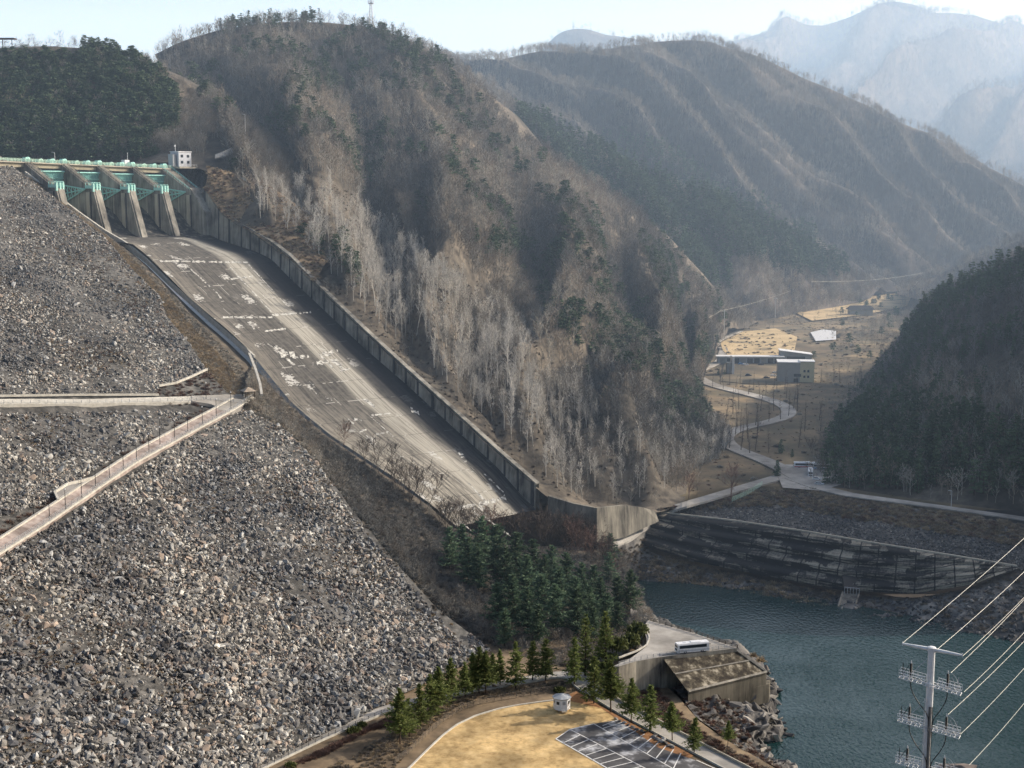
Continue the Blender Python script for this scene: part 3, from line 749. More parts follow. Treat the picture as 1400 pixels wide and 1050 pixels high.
forest('foothill', 5200, far_bare + mid_bare, 'leafless forest on the low ridge between grove and round hill', seed=61, name='foothill_woodland', scl=.95, vlo=.1)
forest('foothill', 2600, round_pine, 'dark pines crowning the low ridge above the grove', seed=62, name='ridge_pines', smin=.7, smax=1.15, keep=[[(735, 395), (800, 405), (905, 465), (925, 520), (890, 540), (820, 500), (740, 445)], [(600, 300), (660, 330), (660, 350), (610, 330)], [(905, 530), (975, 560), (965, 600), (905, 600)]])
forest('foothill', 5000, pale, 'paler thin trees on the grove side of the low ridge', seed=63, name='pale_thicket', smin=.4, smax=.8, vhi=.5, thin=lambda p, x, y: np.random.default_rng(14).random(len(x)) < .5)
forest('wooded_slope', 1500, mid_bare, 'grey leafless saplings on the slope between chute and dam', seed=64, name='slope_saplings', smin=.22, smax=.55, vhi=.97)

M['floor_twig'] = nmat('forest_floor_twigs', [(.07, .055, .045), (.15, .12, .095)], .8, 1, coord='obj', rand=.3)
fl = [shrub('floor_shrub_%d' % i, 260 + i, 1.0, 200, 'floor_twig', w=.045) for i in range(3)]
forest('grove_hill', 14000, fl, 'brown undergrowth between the trunks of the pale poplar grove', 'undergrowth', seed=65, name='grove_undergrowth', smin=.5, smax=1.5, keep=[GROVE], vlo=.02)
forest('foothill', 5000, fl, 'brown undergrowth on the low ridge beside the meadow', 'undergrowth', seed=66, name='ridge_undergrowth', smin=.8, smax=2.0)

forest('foothill', 3500, mid_bare, 'grey brown saplings at the lower end of the low ridge', seed=67, name='ridge_saplings', smin=.3, smax=.7)
forest('grove_hill', 5000, mid_bare, 'grey brown saplings mixed into the lower grove', seed=68, name='grove_saplings', smin=.3, smax=.75, keep=[[(690, 470), (850, 590), (930, 645), (905, 692), (800, 690), (745, 660), (620, 530)]])

forest('valley_floor', 2600, mid_bare[:3] + round_pine[:1], 'trees standing thickly along the right side of the valley floor', seed=69, name='valley_edge_trees', smin=.5, smax=1.05, keep=[[(1120, 440), (1250, 400), (1245, 500), (1200, 560), (1160, 560), (1130, 500)]])
# ================================================================ concrete materials
def concrete(name, base=(.30, .27, .22), dark=(.07, .065, .06), streak=.5, joint=0, coord='obj', sc=.5):
    m, nt = _nt(name); L = nt.links.new
    out = node(nt, 'ShaderNodeOutputMaterial'); b = node(nt, 'ShaderNodeBsdfPrincipled'); b.inputs['Roughness'].default_value = .92
    b.inputs['Specular IOR Level'].default_value = .2
    g = node(nt, 'ShaderNodeNewGeometry')
    mp = node(nt, 'ShaderNodeMapping'); mp.inputs['Scale'].default_value = (1, 1, .12); L(g.outputs['Position'], mp.inputs[0])
    n1 = node(nt, 'ShaderNodeTexNoise'); n1.inputs['Scale'].default_value = sc; n1.inputs['Detail'].default_value = 8; n1.inputs['Roughness'].default_value = .7; L(mp.outputs[0], n1.inputs['Vector'])
    n2 = node(nt, 'ShaderNodeTexNoise'); n2.inputs['Scale'].default_value = .09; n2.inputs['Detail'].default_value = 6; L(g.outputs['Position'], n2.inputs['Vector'])
    ad = node(nt, 'ShaderNodeMath', operation='ADD'); L(n1.outputs[0], ad.inputs[0]); L(n2.outputs[0], ad.inputs[1])
    rp = node(nt, 'ShaderNodeValToRGB'); L(ad.outputs[0], rp.inputs[0])
    rp.color_ramp.elements[0].position = .78 * 0 + streak; rp.color_ramp.elements[0].color = (*dark, 1)
    rp.color_ramp.elements[1].position = min(.99, streak + .35); rp.color_ramp.elements[1].color = (*base, 1)
    # ramp input spans 0..2 -> scale
    ml = node(nt, 'ShaderNodeMath', operation='MULTIPLY'); ml.inputs[1].default_value = .62; L(ad.outputs[0], ml.inputs[0]); L(ml.outputs[0], rp.inputs[0])
    L(rp.outputs[0], b.inputs['Base Color'])
    bp = node(nt, 'ShaderNodeBump'); bp.inputs['Strength'].default_value = .4; bp.inputs['Distance'].default_value = .2; L(n1.outputs[0], bp.inputs['Height']); L(bp.outputs[0], b.inputs['Normal'])
    L(b.outputs[0], out.inputs[0])
    return m
M['conc'] = concrete('weathered_concrete', (.44, .415, .36), (.055, .053, .05), .44)
M['conc_wall'] = concrete('stained_wall_concrete', (.50, .46, .38), (.04, .04, .042), .45)
M['conc_mossy_shade'] = concrete('mossy_shaded_concrete', (.22, .20, .16), (.035, .034, .03), .42)  # moss and streaks, darkened overall for shade on the terrace walls
M['conc_end'] = concrete('streaked_end_wall', (.34, .315, .26), (.05, .048, .045), .46)
M['conc_light'] = concrete('pale_concrete', (.50, .46, .38), (.22, .20, .17), .3)
M['conc_dark'] = concrete('dark_wet_concrete', (.10, .10, .10), (.018, .02, .024), .42)
M['conc_tan'] = concrete('beam_concrete', (.42, .38, .28), (.24, .21, .16), .3)
M['steel_green'] = flat('pale_green_paint', (.40, .72, .66), .6, var=.2)
M['steel_teal'] = flat('teal_gate_paint', (.25, .52, .52), .5)
M['rail_green'] = flat('mint_rail_paint', (.48, .70, .58), .6, var=.25)
M['white'] = flat('white_paint', (.78, .79, .80), .4)
M['offwhite'] = flat('off_white_paint', (.62, .63, .64), .5)
M['grey'] = flat('grey_paint', (.38, .40, .42), .5)
M['glass'] = flat('dark_glass', (.03, .04, .05), .15, spec=.6)
M['black'] = flat('black_rubber', (.02, .02, .022), .6)
M['road'] = nmat('worn_asphalt', [(.30, .285, .26), (.38, .36, .33), (.44, .42, .39)], .3, .95, .1, scale2=.05)
M['road_dark'] = nmat('asphalt', [(.17, .165, .16), (.26, .25, .24)], .3, .95, .1, scale2=.05)
M['paver'] = nmat('red_paving', [(.22, .17, .155), (.33, .275, .25), (.42, .37, .34)], .4, .9, .1, scale2=.1)
M['line'] = flat('road_marking', (.72, .72, .70), .7)
M['kerb'] = nmat('kerb_concrete', [(.42, .40, .35), (.62, .60, .54)], .5, .9)

# ---------------------------------------------------------------- the chute
def byz(lst, z):
    w = np.array([P(*q) for q in lst]); zz = -w[:, 2]
    o = np.argsort(zz)
    return np.stack([np.interp(-z, zz[o], w[o, 0]), np.interp(-z, zz[o], w[o, 1]), z], 1)
T0 = np.array((-229., 690., 1.)); AX = np.array((.6, .8, 0)); DX = np.array((.8, -.6, 0))
def LW(u, v, z): return np.array((T0[0] + AX[0] * u + DX[0] * v, T0[1] + AX[1] * u + DX[1] * v, z))
zs = np.concatenate([np.linspace(-25.2, -33, 12), np.linspace(-34, -134, 110)])
cl = byz(CH_L, zs); cr = byz(CH_R, zs)
# first rows blend into the foot of the piers
top_l = LW(-6, 13, -24.2); top_r = LW(88, 11, -24.2)
cl = np.concatenate([[LW(-8, 6, -23.6), top_l], cl]); cr = np.concatenate([[LW(90, 4, -23.6), top_r], cr])
cl = smooth_line(cl, 2); cr = smooth_line(cr, 2)
nu = 60; t = np.linspace(0, 1, nu)[None, :, None]
C = cl[:, None] * (1 - t) + cr[:, None] * t
seglen = np.r_[0, np.cumsum(np.linalg.norm(np.diff((cl + cr) / 2, axis=0), axis=1))]
UV = np.stack([np.repeat(t[..., 0], len(cl), 0) * 50, np.repeat(seglen[:, None], nu, 1)], -1)
# chute material: panels, streaks along the flow, white repair marks, painted wall shadow
m, nt = _nt('chute_concrete'); L = nt.links.new
out = node(nt, 'ShaderNodeOutputMaterial'); b = node(nt, 'ShaderNodeBsdfPrincipled'); b.inputs['Roughness'].default_value = .9
b.inputs['Specular IOR Level'].default_value = .2
tc = node(nt, 'ShaderNodeTexCoord')
def mapn(src, sc, loc=(0, 0, 0)):
    q = node(nt, 'ShaderNodeMapping'); q.inputs['Scale'].default_value = sc; q.inputs['Location'].default_value = loc; L(src, q.inputs[0]); return q.outputs[0]
def noi(src, s, d=5, r=.6):
    q = node(nt, 'ShaderNodeTexNoise'); q.inputs['Scale'].default_value = s; q.inputs['Detail'].default_value = d; q.inputs['Roughness'].default_value = r; L(src, q.inputs['Vector']); return q.outputs[0]
def math_(op, a, c=None):
    q = node(nt, 'ShaderNodeMath', operation=op)
    for i, x in enumerate((a, c)):
        if x is None: continue
        if isinstance(x, (int, float)): q.inputs[i].default_value = x
        else: L(x, q.inputs[i])
    return q.outputs[0]
def mapr(x, a, b_, c=0, d=1):
    q = node(nt, 'ShaderNodeMapRange'); L(x, q.inputs[0])
    for i, v_ in enumerate((a, b_, c, d)): q.inputs[i + 1].default_value = v_
    return q.outputs[0]
def mixc(f, a, c, mode='MIX'):
    q = node(nt, 'ShaderNodeMix', data_type='RGBA'); q.blend_type = mode
    for i, x in ((0, f), (6, a), (7, c)):
        if isinstance(x, (int, float)): q.inputs[i].default_value = x
        elif isinstance(x, tuple): q.inputs[i].default_value = (*x, 1)
        else: L(x, q.inputs[i])
    return q.outputs[2]
uv = tc.outputs['UV']
sx = node(nt, 'ShaderNodeSeparateXYZ'); L(uv, sx.inputs[0]); U_, V_ = sx.outputs[0], sx.outputs[1]
streak = noi(mapn(uv, (1.1, .035, 1)), 1.0, 8, .7)
fine = noi(uv, .35, 6, .7)
col = mixc(mapr(streak, .35, .65), (.03, .03, .031), (.15, .14, .125))
col = mixc(mapr(fine, .42, .75, 0, .5), col, (.24, .22, .185))
# bright washed band toward the right wall
wob = math_('ADD', math_('ADD', U_, mapr(noi(mapn(uv, (0, .02, 0)), 1, 2), 0, 1, -3, 3)), mapr(V_, 10, 110, -1, 6))
band = math_('MULTIPLY', mapr(wob, 30.5, 33), mapr(wob, 43, 41))
band = math_('MULTIPLY', band, mapr(noi(mapn(uv, (1.4, .03, 1), (5, 0, 0)), 1, 6, .7), .38, .56, .25, 1))
col = mixc(math_('MULTIPLY', band, .85), col, (.48, .455, .39))
bandL = math_('MULTIPLY', mapr(U_, 9, 2), mapr(noi(mapn(uv, (1.4, .05, 1), (9, 0, 0)), 1, 6, .7), .4, .6))
col = mixc(math_('MULTIPLY', bandL, .6), col, (.33, .30, .25))
# lower end gets lighter
lowm = math_('MULTIPLY', mapr(V_, 185, 250), mapr(noi(mapn(uv, (.9, .06, 1), (2, 7, 0)), 1, 7, .75), .42, .58))
col = mixc(math_('MULTIPLY', lowm, .75), col, (.52, .48, .40))
# joints between slabs
jv = math_('ABSOLUTE', math_('SUBTRACT', math_('FRACT', math_('DIVIDE', V_, 15.0)), .5)); ju = math_('ABSOLUTE', math_('SUBTRACT', math_('FRACT', math_('DIVIDE', U_, 8.4)), .5))
brk = mapr(noi(uv, .14, 3), .45, .55)
line = math_('MAXIMUM', mapr(jv, .488, .494), mapr(ju, .484, .49))
col = mixc(math_('MULTIPLY', line, .6), col, (.03, .03, .03))
# white deposits: blocky voronoi
vo = node(nt, 'ShaderNodeTexVoronoi'); vo.distance = 'CHEBYCHEV'; vo.inputs['Scale'].default_value = 1; wv = node(nt, 'ShaderNodeVectorMath', operation='MULTIPLY_ADD'); nn_ = node(nt, 'ShaderNodeTexNoise'); nn_.inputs['Scale'].default_value = .9; nn_.inputs['Detail'].default_value = 5; L(uv, nn_.inputs['Vector']); L(nn_.outputs['Color'], wv.inputs[0]); wv.inputs[1].default_value = (1.6, 2.2, 0); L(mapn(uv, (.32, .2, 1)), wv.inputs[2]); L(wv.outputs[0], vo.inputs['Vector'])
sc_ = node(nt, 'ShaderNodeSeparateColor'); L(vo.outputs['Color'], sc_.inputs[0])
wp_ = math_('MULTIPLY', mapr(sc_.outputs[0], .955, .96), mapr(noi(uv, .6, 4), .42, .5))
col = mixc(math_('MULTIPLY', wp_, .8), col, (.62, .61, .57))
lw = math_('MULTIPLY', math_('MAXIMUM', mapr(jv, .484, .489), mapr(ju, .488, .492)), mapr(noi(mapn(uv, (.16, .09, 1), (4, 4, 0)), 1, 2), .56, .58))
col = mixc(math_('MULTIPLY', lw, .8), col, (.62, .60, .55))
col = mixc(math_('MULTIPLY', mapr(U_, 35, 40), .85), col, (.03, .031, .035))  # side wall's cast shadow painted as a dark strip along the right edge
L(col, b.inputs['Base Color'])
bp = node(nt, 'ShaderNodeBump'); bp.inputs['Strength'].default_value = .3; bp.inputs['Distance'].default_value = .15; L(fine, bp.inputs['Height']); L(bp.outputs[0], b.inputs['Normal'])
L(b.outputs[0], out.inputs[0]); M['chute'] = m
sp = empty('spillway', T0)
tag(sp, 'weathered concrete spillway with green radial gates and a long dark chute', 'spillway')
def under(name, me): o = mkobj(name, me); o.parent = sp; o.location = (-T0[0], -T0[1], -T0[2]); return o
# painted-looking mineral patches measured on the slab, as extra faces of the chute mesh
vv = C.reshape(-1, 3); ff = grid_faces(len(cl), nu)
def on_chute(px, py):
    pr = proj(C); d = (pr[0] - px) ** 2 + (pr[1] - py) ** 2
    i = np.unravel_index(np.argmin(d), d.shape); return C[i]
def chute_pt(px, py, dz=.08):
    c = on_chute(px, py); q = P(px, py, c[1])
    for _ in range(3):
        c = on_chute(*[float(k) for k in proj(q)])
    # plane through neighbours: solve depth so z matches the local slab plane
    pr = proj(C); d = (pr[0] - px) ** 2 + (pr[1] - py) ** 2
    i, j = np.unravel_index(np.argmin(d), d.shape); i = min(i, C.shape[0] - 2); j = min(j, C.shape[1] - 2)
    a = C[i, j]; n = np.cross(C[i, j + 1] - a, C[i + 1, j] - a); n /= np.linalg.norm(n)
    r = P(px, py, 1.0); k = np.dot(a, n) / np.dot(r, n)
    return r * k + np.array((0, 0, dz))
pq = [(218, 357, 341, 359, 3, 0), (305, 434, 372, 434, 3, 0), (372, 431, 425, 427, 3.5, 0), (254, 362, 298, 402, 3, 1), (298, 402, 302, 408, 5, 1), (315, 382, 345, 378, 3, 0), (362, 453, 395, 449, 3, 0), (366, 470, 378, 478, 3, 1),
      (382, 486, 402, 484, 8, 0), (392, 490, 406, 503, 5, 1), (400, 489, 424, 487, 5, 0), (426, 498, 448, 494, 6, 0), (440, 484, 462, 480, 5, 0), (462, 508, 478, 504, 3, 0), (498, 545, 512, 557, 6, 1), (508, 568, 536, 565, 3, 0),
      (507, 570, 538, 597, 2.5, 1), (514, 594, 530, 591, 3.5, 0), (492, 587, 509, 603, 2.5, 1), (484, 573, 494, 575, 3, 0), (491, 590, 503, 587, 3, 0), (476, 573, 484, 580, 4, 1), (561, 560, 572, 565, 7, 0),
      (628, 616, 636, 632, 6, 1), (604, 700, 650, 690, 7, 0), (646, 692, 652, 706, 5, 1), (662, 648, 690, 675, 2.5, 1), (655, 690, 690, 680, 8, 0), (640, 660, 668, 690, 4, 1), (446, 484, 470, 505, 9, 1), (437, 485, 455, 503, 4, 1), (536, 378, 540, 380, 2, 1),
      (314, 365, 374, 430, 2.2, 1), (340, 362, 398, 424, 2.0, 1), (660, 705, 700, 735, 4, 1), (620, 705, 655, 735, 3, 1)]
rj = random.Random(5)
NV = [vv]; nf = []; base_n = len(vv); uvx = [UV.reshape(-1, 2)]
mi = [0] * len(ff); ff = [tuple(f) for f in ff]
for x0, y0, x1, y1, w, dirn in pq:
    k = max(2, int(math.hypot(x1 - x0, y1 - y0) / 2.2))
    pts_ = []
    for i in range(k + 1):
        x = x0 + (x1 - x0) * i / k; y = y0 + (y1 - y0) * i / k
        h = w / 2 * rj.uniform(.3, 1.15)
        if dirn == 0: a_, b_ = chute_pt(x + rj.uniform(-.6, .6), y - h), chute_pt(x + h * .6 + rj.uniform(-.6, .6), y + h)
        else: a_, b_ = chute_pt(x - h, y + rj.uniform(-.6, .6)), chute_pt(x + h, y + rj.uniform(-.6, .6))
        pts_.append((a_, b_))
    for i in range(k):
        if rj.random() < .18: continue
        NV.append(np.array([pts_[i][0], pts_[i][1], pts_[i + 1][1], pts_[i + 1][0]])); ff.append((base_n, base_n + 1, base_n + 2, base_n + 3)); base_n += 4; mi.append(1)
        uvx.append(np.zeros((4, 2)))
M['deposit'] = nmat('pale_deposit', [(.13, .125, .115), (.40, .39, .36), (.66, .65, .6)], .7, .9, pos=[.38, .48, .58])
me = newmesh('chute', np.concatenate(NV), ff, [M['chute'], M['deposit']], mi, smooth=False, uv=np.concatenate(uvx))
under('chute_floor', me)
# right side wall of the chute, with buttress joints
wt = [(281, 258), (306, 291), (328, 306), (348, 317), (371, 331), (397, 351), (444, 399), (496, 449), (556, 504), (616, 558), (680, 616), (749, 676), (760, 686)]
wt = [P(x, y, np.interp(x, [q[0] for q in CH_R], [q[2] for q in CH_R]) + 1.0) for x, y in wt]
crs = resample(smooth_line(cr[1:], 1), 120); wtr = resample(wt, 120)
# match by x
wtx = np.stack([crs[:, 0], np.interp(crs[:, 0], [w[0] for w in wt], [w[1] for w in wt]), np.interp(crs[:, 0], [w[0] for w in wt], [w[2] for w in wt])], 1)
nrm = np.array((.75, .6, 0))
mb = MB(); n = 120
jj = np.r_[0, np.cumsum(np.linalg.norm(np.diff(crs, axis=0), axis=1))]
for i in range(n - 1):
    a0, a1 = crs[i] - (0, 0, .4), crs[i + 1] - (0, 0, .4); b0, b1 = wtx[i], wtx[i + 1]
    mb.add([a0, a1, b1, b0, a0 + nrm * 2.2, a1 + nrm * 2.2, b1 + nrm * 1.6, b0 + nrm * 1.6], [(0, 1, 2, 3), (3, 2, 6, 7), (5, 4, 7, 6)])
under('side_wall', newmesh('side_wall', mb.v, mb.f, M['conc_wall']))
k = 0; swall = [o for o in sp.children if o.name.startswith('side_wall')][0]
for i in range(n - 1):
    if jj[i] >= k:
        k += 10.5
        a, b2 = crs[i], wtx[i]; tdir = (crs[min(i + 1, n - 1)] - crs[i]); tdir[2] = 0; tdir /= np.linalg.norm(tdir)
        o = -nrm * .25; w = tdir * rnd.uniform(.35, .9)
        mb = MB(); mb.hexa([a + o - w, a + o + w, a + nrm * .3 + w, a + nrm * .3 - w], [b2 + o - w, b2 + o + w, b2 + nrm * .3 + w, b2 + nrm * .3 - w]); mkobj('wall_joint', newmesh('wall_joint', mb.v, mb.f, M['conc_dark']), swall)
mb = MB()
for i in range(n - 1):
    b0, b1 = wtx[i] + (0, 0, .02), wtx[i + 1] + (0, 0, .02)
    mb.hexa([b0 - nrm * .3, b1 - nrm * .3, b1 + nrm * 2.1, b0 + nrm * 2.1], [q + np.array((0, 0, .55)) for q in (b0 - nrm * .3, b1 - nrm * .3, b1 + nrm * 2.1, b0 + nrm * 2.1)])
under('wall_coping', newmesh('wall_coping', mb.v, mb.f, M['conc']))
# left kerb wall and gutter
kb = [(34, 238, 695), (77, 270, 692), (110, 295, 688), (143, 318, 685), (171, 334, 678), (200, 357, 664), (229, 385, 650), (257, 410, 637), (286, 436, 625), (314, 460, 615), (347, 490, 603)]
kbw = resample([P(*q) for q in kb], 60)
mb = MB(); o1 = np.array((-.75, -.6, 0))
for i in range(59):
    a, c = kbw[i], kbw[i + 1]
    mb.hexa([a - (0, 0, 1.5), c - (0, 0, 1.5), c - o1 * 1.1 - (0, 0, 1.5), a - o1 * 1.1 - (0, 0, 1.5)], [a + (0, 0, 1.3), c + (0, 0, 1.3), c - o1 * .9 + (0, 0, 1.3), a - o1 * .9 + (0, 0, 1.3)])
under('left_kerb_wall', newmesh('kerb_wall', mb.v, mb.f, M['kerb']))
mb = MB()
cll = np.stack([np.interp(kbw[20:, 0], cl[:, 0], cl[:, k]) for k in range(3)], 1)
for i in range(len(cll) - 1):
    a, c = kbw[20 + i] + (.8, .6, 0), kbw[21 + i] + (.8, .6, 0); e, f_ = cll[i], cll[i + 1]
    mb.add([a - (0, 0, .6), c - (0, 0, .6), f_ + (0, 0, .25), e + (0, 0, .25)], [(0, 1, 2, 3)])
under('gutter', newmesh('gutter', mb.v, mb.f, M['conc_dark']))

# ---------------------------------------------------------------- gates, piers, bridge (u along the crest, v downstream)
def prism(mb, prof, u0, u1, m=0):
    """profile in (v,z), extruded from u0 to u1; convex pieces only"""
    n = len(prof)
    V = [LW(u0, v, z) for v, z in prof] + [LW(u1, v, z) for v, z in prof]
    F = [tuple(range(n)), tuple(reversed(range(n, 2 * n)))] + [(i, i + n, (i + 1) % n + n, (i + 1) % n) for i in range(n)]
    mb.add(V, F, m)
SP_ = 21.7
for i in range(5):
    u = SP_ * i; last = i == 4
    dz = -.5 * i
    w0, w1 = (u - 2, u + 2) if not last else (u - 2.2, u + 5)
    mb = MB()
    prism(mb, [(-27, -32), (-27, 13.5 + dz), (-21, 13.5 + dz), (2, 1.5 + dz), (2, -32)], w0, w1)
    if not last:
        prism(mb, [(2, -32), (2, 1.3 + dz), (4.5, 1.2 + dz), (13.5, -26), (13.5, -32)], w0 + .003, w1 - .003)
        prism(mb, [(4.2, -1 + dz), (4.9, 1.0 + dz), (14.3, -26), (14.3, -30), (12, -30)], w0 + .9, w1 + .3)
    else:
        prism(mb, [(2, -32), (2, 1.3), (14, -12), (14, -32)], w0, w1)
    pier = under('pier', newmesh('pier', mb.v, mb.f, M['conc']))
    mb = MB(); prism(mb, [(-1, -24), (-1, -.5 + dz), (1.6, -.5 + dz), (1.6, -25)], w0 - .35, w0 + .2)
    prism(mb, [(-8, -18), (-8, 2 + dz), (-7.5, 2 + dz), (-7.5, -18)], w0 - .25, w0 + .2)
    mkobj('pilaster', newmesh('pilaster', mb.v, mb.f, M['conc_light']), pier)
    if True:
        mb = MB(); prism(mb, [(2.1, -26), (2.1, -.5 + dz), (3, -.5 + dz), (3, -26)], w0 - .22, w0 + .2)
        mkobj('stain_groove', newmesh('stain_groove', mb.v, mb.f, M['conc_dark']), pier)
    # sloping stair with rails on top of the pier
    mb = MB()
    for uu in (w0 + .5, w1 - .5):
        mb.tube([LW(uu, -21, 14.9 + dz), LW(uu, 1, 3.3 + dz)], .13, 4); mb.tube([LW(uu, -21, 14.3 + dz), LW(uu, 1, 2.7 + dz)], .1, 4)
        for k in range(12):
            v = -21 + 2 * k; z = 13.5 + dz - (v + 21) * .5217
            mb.tube([LW(uu, v, z - .1), LW(uu, v, z + 1.3)], .1, 4)
    mkobj('stair_rail', newmesh('stair_rail', mb.v, mb.f, M['steel_green'] if last else M['conc_light']), pier)
    mb = MB()
    for k in range(23):
        v = -21 + k; z = 13.5 + dz - (v + 21) * .5217
        mb.hexa([LW(w0 + .9, v, z - .2), LW(w0 + .9, v + .9, z - .4), LW(w1 - .9, v + .9, z - .4), LW(w1 - .9, v, z - .2)], [LW(w0 + .9, v, z + .35), LW(w0 + .9, v + .9, z + .35), LW(w1 - .9, v + .9, z + .35), LW(w1 - .9, v, z + .35)])
    mkobj('stair', newmesh('stair', mb.v, mb.f, M['conc']), pier)
    # trunnion platform
    if not last:
        mb = MB(); mb.hexa([LW(w0 - .8, -1, 1.3 + dz), LW(w0 - .8, 4.6, 1.3 + dz), LW(w1 + .8, 4.6, 1.3 + dz), LW(w1 + .8, -1, 1.3 + dz)], [LW(w0 - .8, -1, 2.9 + dz), LW(w0 - .8, 4.6, 2.9 + dz), LW(w1 + .8, 4.6, 2.9 + dz), LW(w1 + .8, -1, 2.9 + dz)])
        for uu in (w0 - .6, u, w1 + .6):
            for v in (-.6, 2, 4.3): mb.tube([LW(uu, v, 2.8 + dz), LW(uu, v, 4.4 + dz)], .14, 4)
        mb.tube([LW(w0 - .6, 4.3, 4.3 + dz), LW(w1 + .6, 4.3, 4.3 + dz)], .12, 4); mb.tube([LW(w0 - .6, -.6, 4.3 + dz), LW(w0 - .6, 4.3, 4.3 + dz)], .12, 4)
        for uu in (w0 - .3, u - .2, w1 - .5): mb.hexa([LW(uu, 4, -.3 + dz), LW(uu, 5.1, -.3 + dz), LW(uu + .9, 5.1, -.3 + dz), LW(uu + .9, 4, -.3 + dz)], [LW(uu, 4, 3.8 + dz), LW(uu, 5.1, 3.8 + dz), LW(uu + .9, 5.1, 3.8 + dz), LW(uu + .9, 4, 3.8 + dz)])
        mkobj('trunnion_platform', newmesh('trunnion_platform', mb.v, mb.f, M['steel_green']), pier)
# weir (ogee) between piers
prof = [(-26, -10), (-22, -8), (-18, -7.6), (-14, -8.6), (-10, -10.6), (-6, -13.4), (-2, -16.8), (2, -20), (6, -22.4), (10, -23.8), (16, -24.6), (22, -26.5)]
prof = np.array(prof); pv = np.linspace(-26, 22, 40); pz = np.interp(pv, prof[:, 0], prof[:, 1]); pz = np.convolve(np.r_[pz[0], pz, pz[-1]], [.25, .5, .25], 'valid')
V = np.array([[LW(u, v, z) for u in np.linspace(-20, SP_ * 4, 12)] for v, z in zip(pv, pz)])
M['ogee'] = nmat('wet_weir_concrete', [(.02, .022, .025), (.05, .05, .05), (.22, .2, .17)], .35, .6, .2, stretch=(1, 1, .4), pos=[.35, .52, .68])
under('weir', newmesh('weir', V.reshape(-1, 3), grid_faces(40, 12), M['ogee'], smooth=True))
for i in range(1, 5):
    u0, u1 = SP_ * (i - 1) + 2.1, SP_ * i - 2.1; dz = -.5 * i
    th = np.linspace(R(-25), R(27), 10)
    V = np.array([[LW(u, -21 * math.cos(a), 1 + dz + 21 * math.sin(a)) for u in (u0, u1)] for a in th])
    mb = MB(); mb.add(V.reshape(-1, 3), [tuple(f) for f in grid_faces(10, 2)])
    gate = under('gate', newmesh('radial_gate', mb.v, mb.f, M['steel_teal'], smooth=True))
    mb = MB()
    for k in range(17):
        uu = u0 + .4 + (u1 - u0 - .8) * k / 16
        mb.tube([LW(uu, -20.7 * math.cos(a), 1 + dz + 20.7 * math.sin(a)) for a in th], .13, 4)
    for a in (R(26), R(16), R(4)):
        mb.tube([LW(u0, -20.5 * math.cos(a), 1 + dz + 20.5 * math.sin(a)), LW(u1, -20.5 * math.cos(a), 1 + dz + 20.5 * math.sin(a))], .3, 4)
    mkobj('gate_ribs', newmesh('gate_ribs', mb.v, mb.f, M['steel_green']), gate)
    for uu in (u1 - 1.0, u0 + 1.0):
        mb = MB(); tipp = LW(uu, -.6, 1 + dz)
        tops = [LW(uu, -20 * math.cos(a), 1 + dz + 20 * math.sin(a)) for a in (R(6), R(-7), R(-20))]
        for p in tops: mb.tube([tipp, p], .38, 5)
        for s in range(5):
            f0 = .25 + .17 * s; f1 = f0 + .14
            q = [tipp + (p - tipp) * min(f0, 1) for p in tops]; q2 = [tipp + (p - tipp) * min(f1, 1) for p in tops]
            mb.tube([q[0], q[1]], .2, 4); mb.tube([q[1], q[2]], .2, 4); mb.tube([q[1], q2[0]], .17, 4); mb.tube([q[1], q2[2]], .17, 4)
        mb.tube([tops[0], tops[2]], .3, 4)
        mkobj('truss_arm', newmesh('truss_arm', mb.v, mb.f, M['steel_green']), gate)
# walkway in front of gates
# bridge deck
def slab(mb, u0, u1, v0, v1, z0, z1, s=-.023, m=0):
    mb.hexa([LW(u0, v0, z0 + u0 * s), LW(u1, v0, z0 + u1 * s), LW(u1, v1, z0 + u1 * s), LW(u0, v1, z0 + u0 * s)], [LW(u0, v0, z1 + u0 * s), LW(u1, v0, z1 + u1 * s), LW(u1, v1, z1 + u1 * s), LW(u0, v1, z1 + u0 * s)], m)
mb = MB(); slab(mb, -24, 92, -29, -20.5, 13.6, 14.2); under('bridge_deck', newmesh('bridge_deck', mb.v, mb.f, M['conc_light']))
mb = MB(); slab(mb, -22, 90, -22.5, -21.6, 11.4, 13.6); slab(mb, -22, 90, -28.4, -27.5, 11.4, 13.6); under('bridge_beam', newmesh('bridge_beam', mb.v, mb.f, M['conc_tan']))
mb = MB()
for v in (-20.7, -28.8):
    for z in (14.8, 15.3, 15.8): slab(mb, -24, 95, v - .06, v + .06, z - .06, z + .06)
    for k in range(60): slab(mb, -24 + 2 * k, -23.85 + 2 * k, v - .08, v + .08, 14.2, 15.9)
under('bridge_railing', newmesh('bridge_railing', mb.v, mb.f, M['rail_green']))
for i in range(5):
    for off, sc_h in ((0, 1.0), (7.5, .7), (14.5, .85)):
        u = SP_ * i + off
        if u > 88: continue
        mb = MB(); z = 14.2 - u * .023
        slab(mb, u - 1.6, u + 1.6, -24.4, -21, 14.2, 14.2 + 1.6 * sc_h); slab(mb, u - 1.1, u + 1.1, -24, -21.3, 14.2 + 1.6 * sc_h, 14.2 + 2.4 * sc_h)
        c = LW(u + .9, -22.2, z + 1.7 * sc_h); mb.sphere(c, (1.1, 1.1, .95), 8, 6)
        under('gate_hoist', newmesh('gate_hoist', mb.v, mb.f, M['steel_green'] if off != 7.5 else M['rail_green'], smooth=False))
mb = MB(); slab(mb, 62, 65, -27, -24, 14.2, 17.8); mb.tube([LW(64.6, -25, 14), LW(64.6, -25, 20.5)], .1, 4); under('control_box', newmesh('control_box', mb.v, mb.f, M['white']))
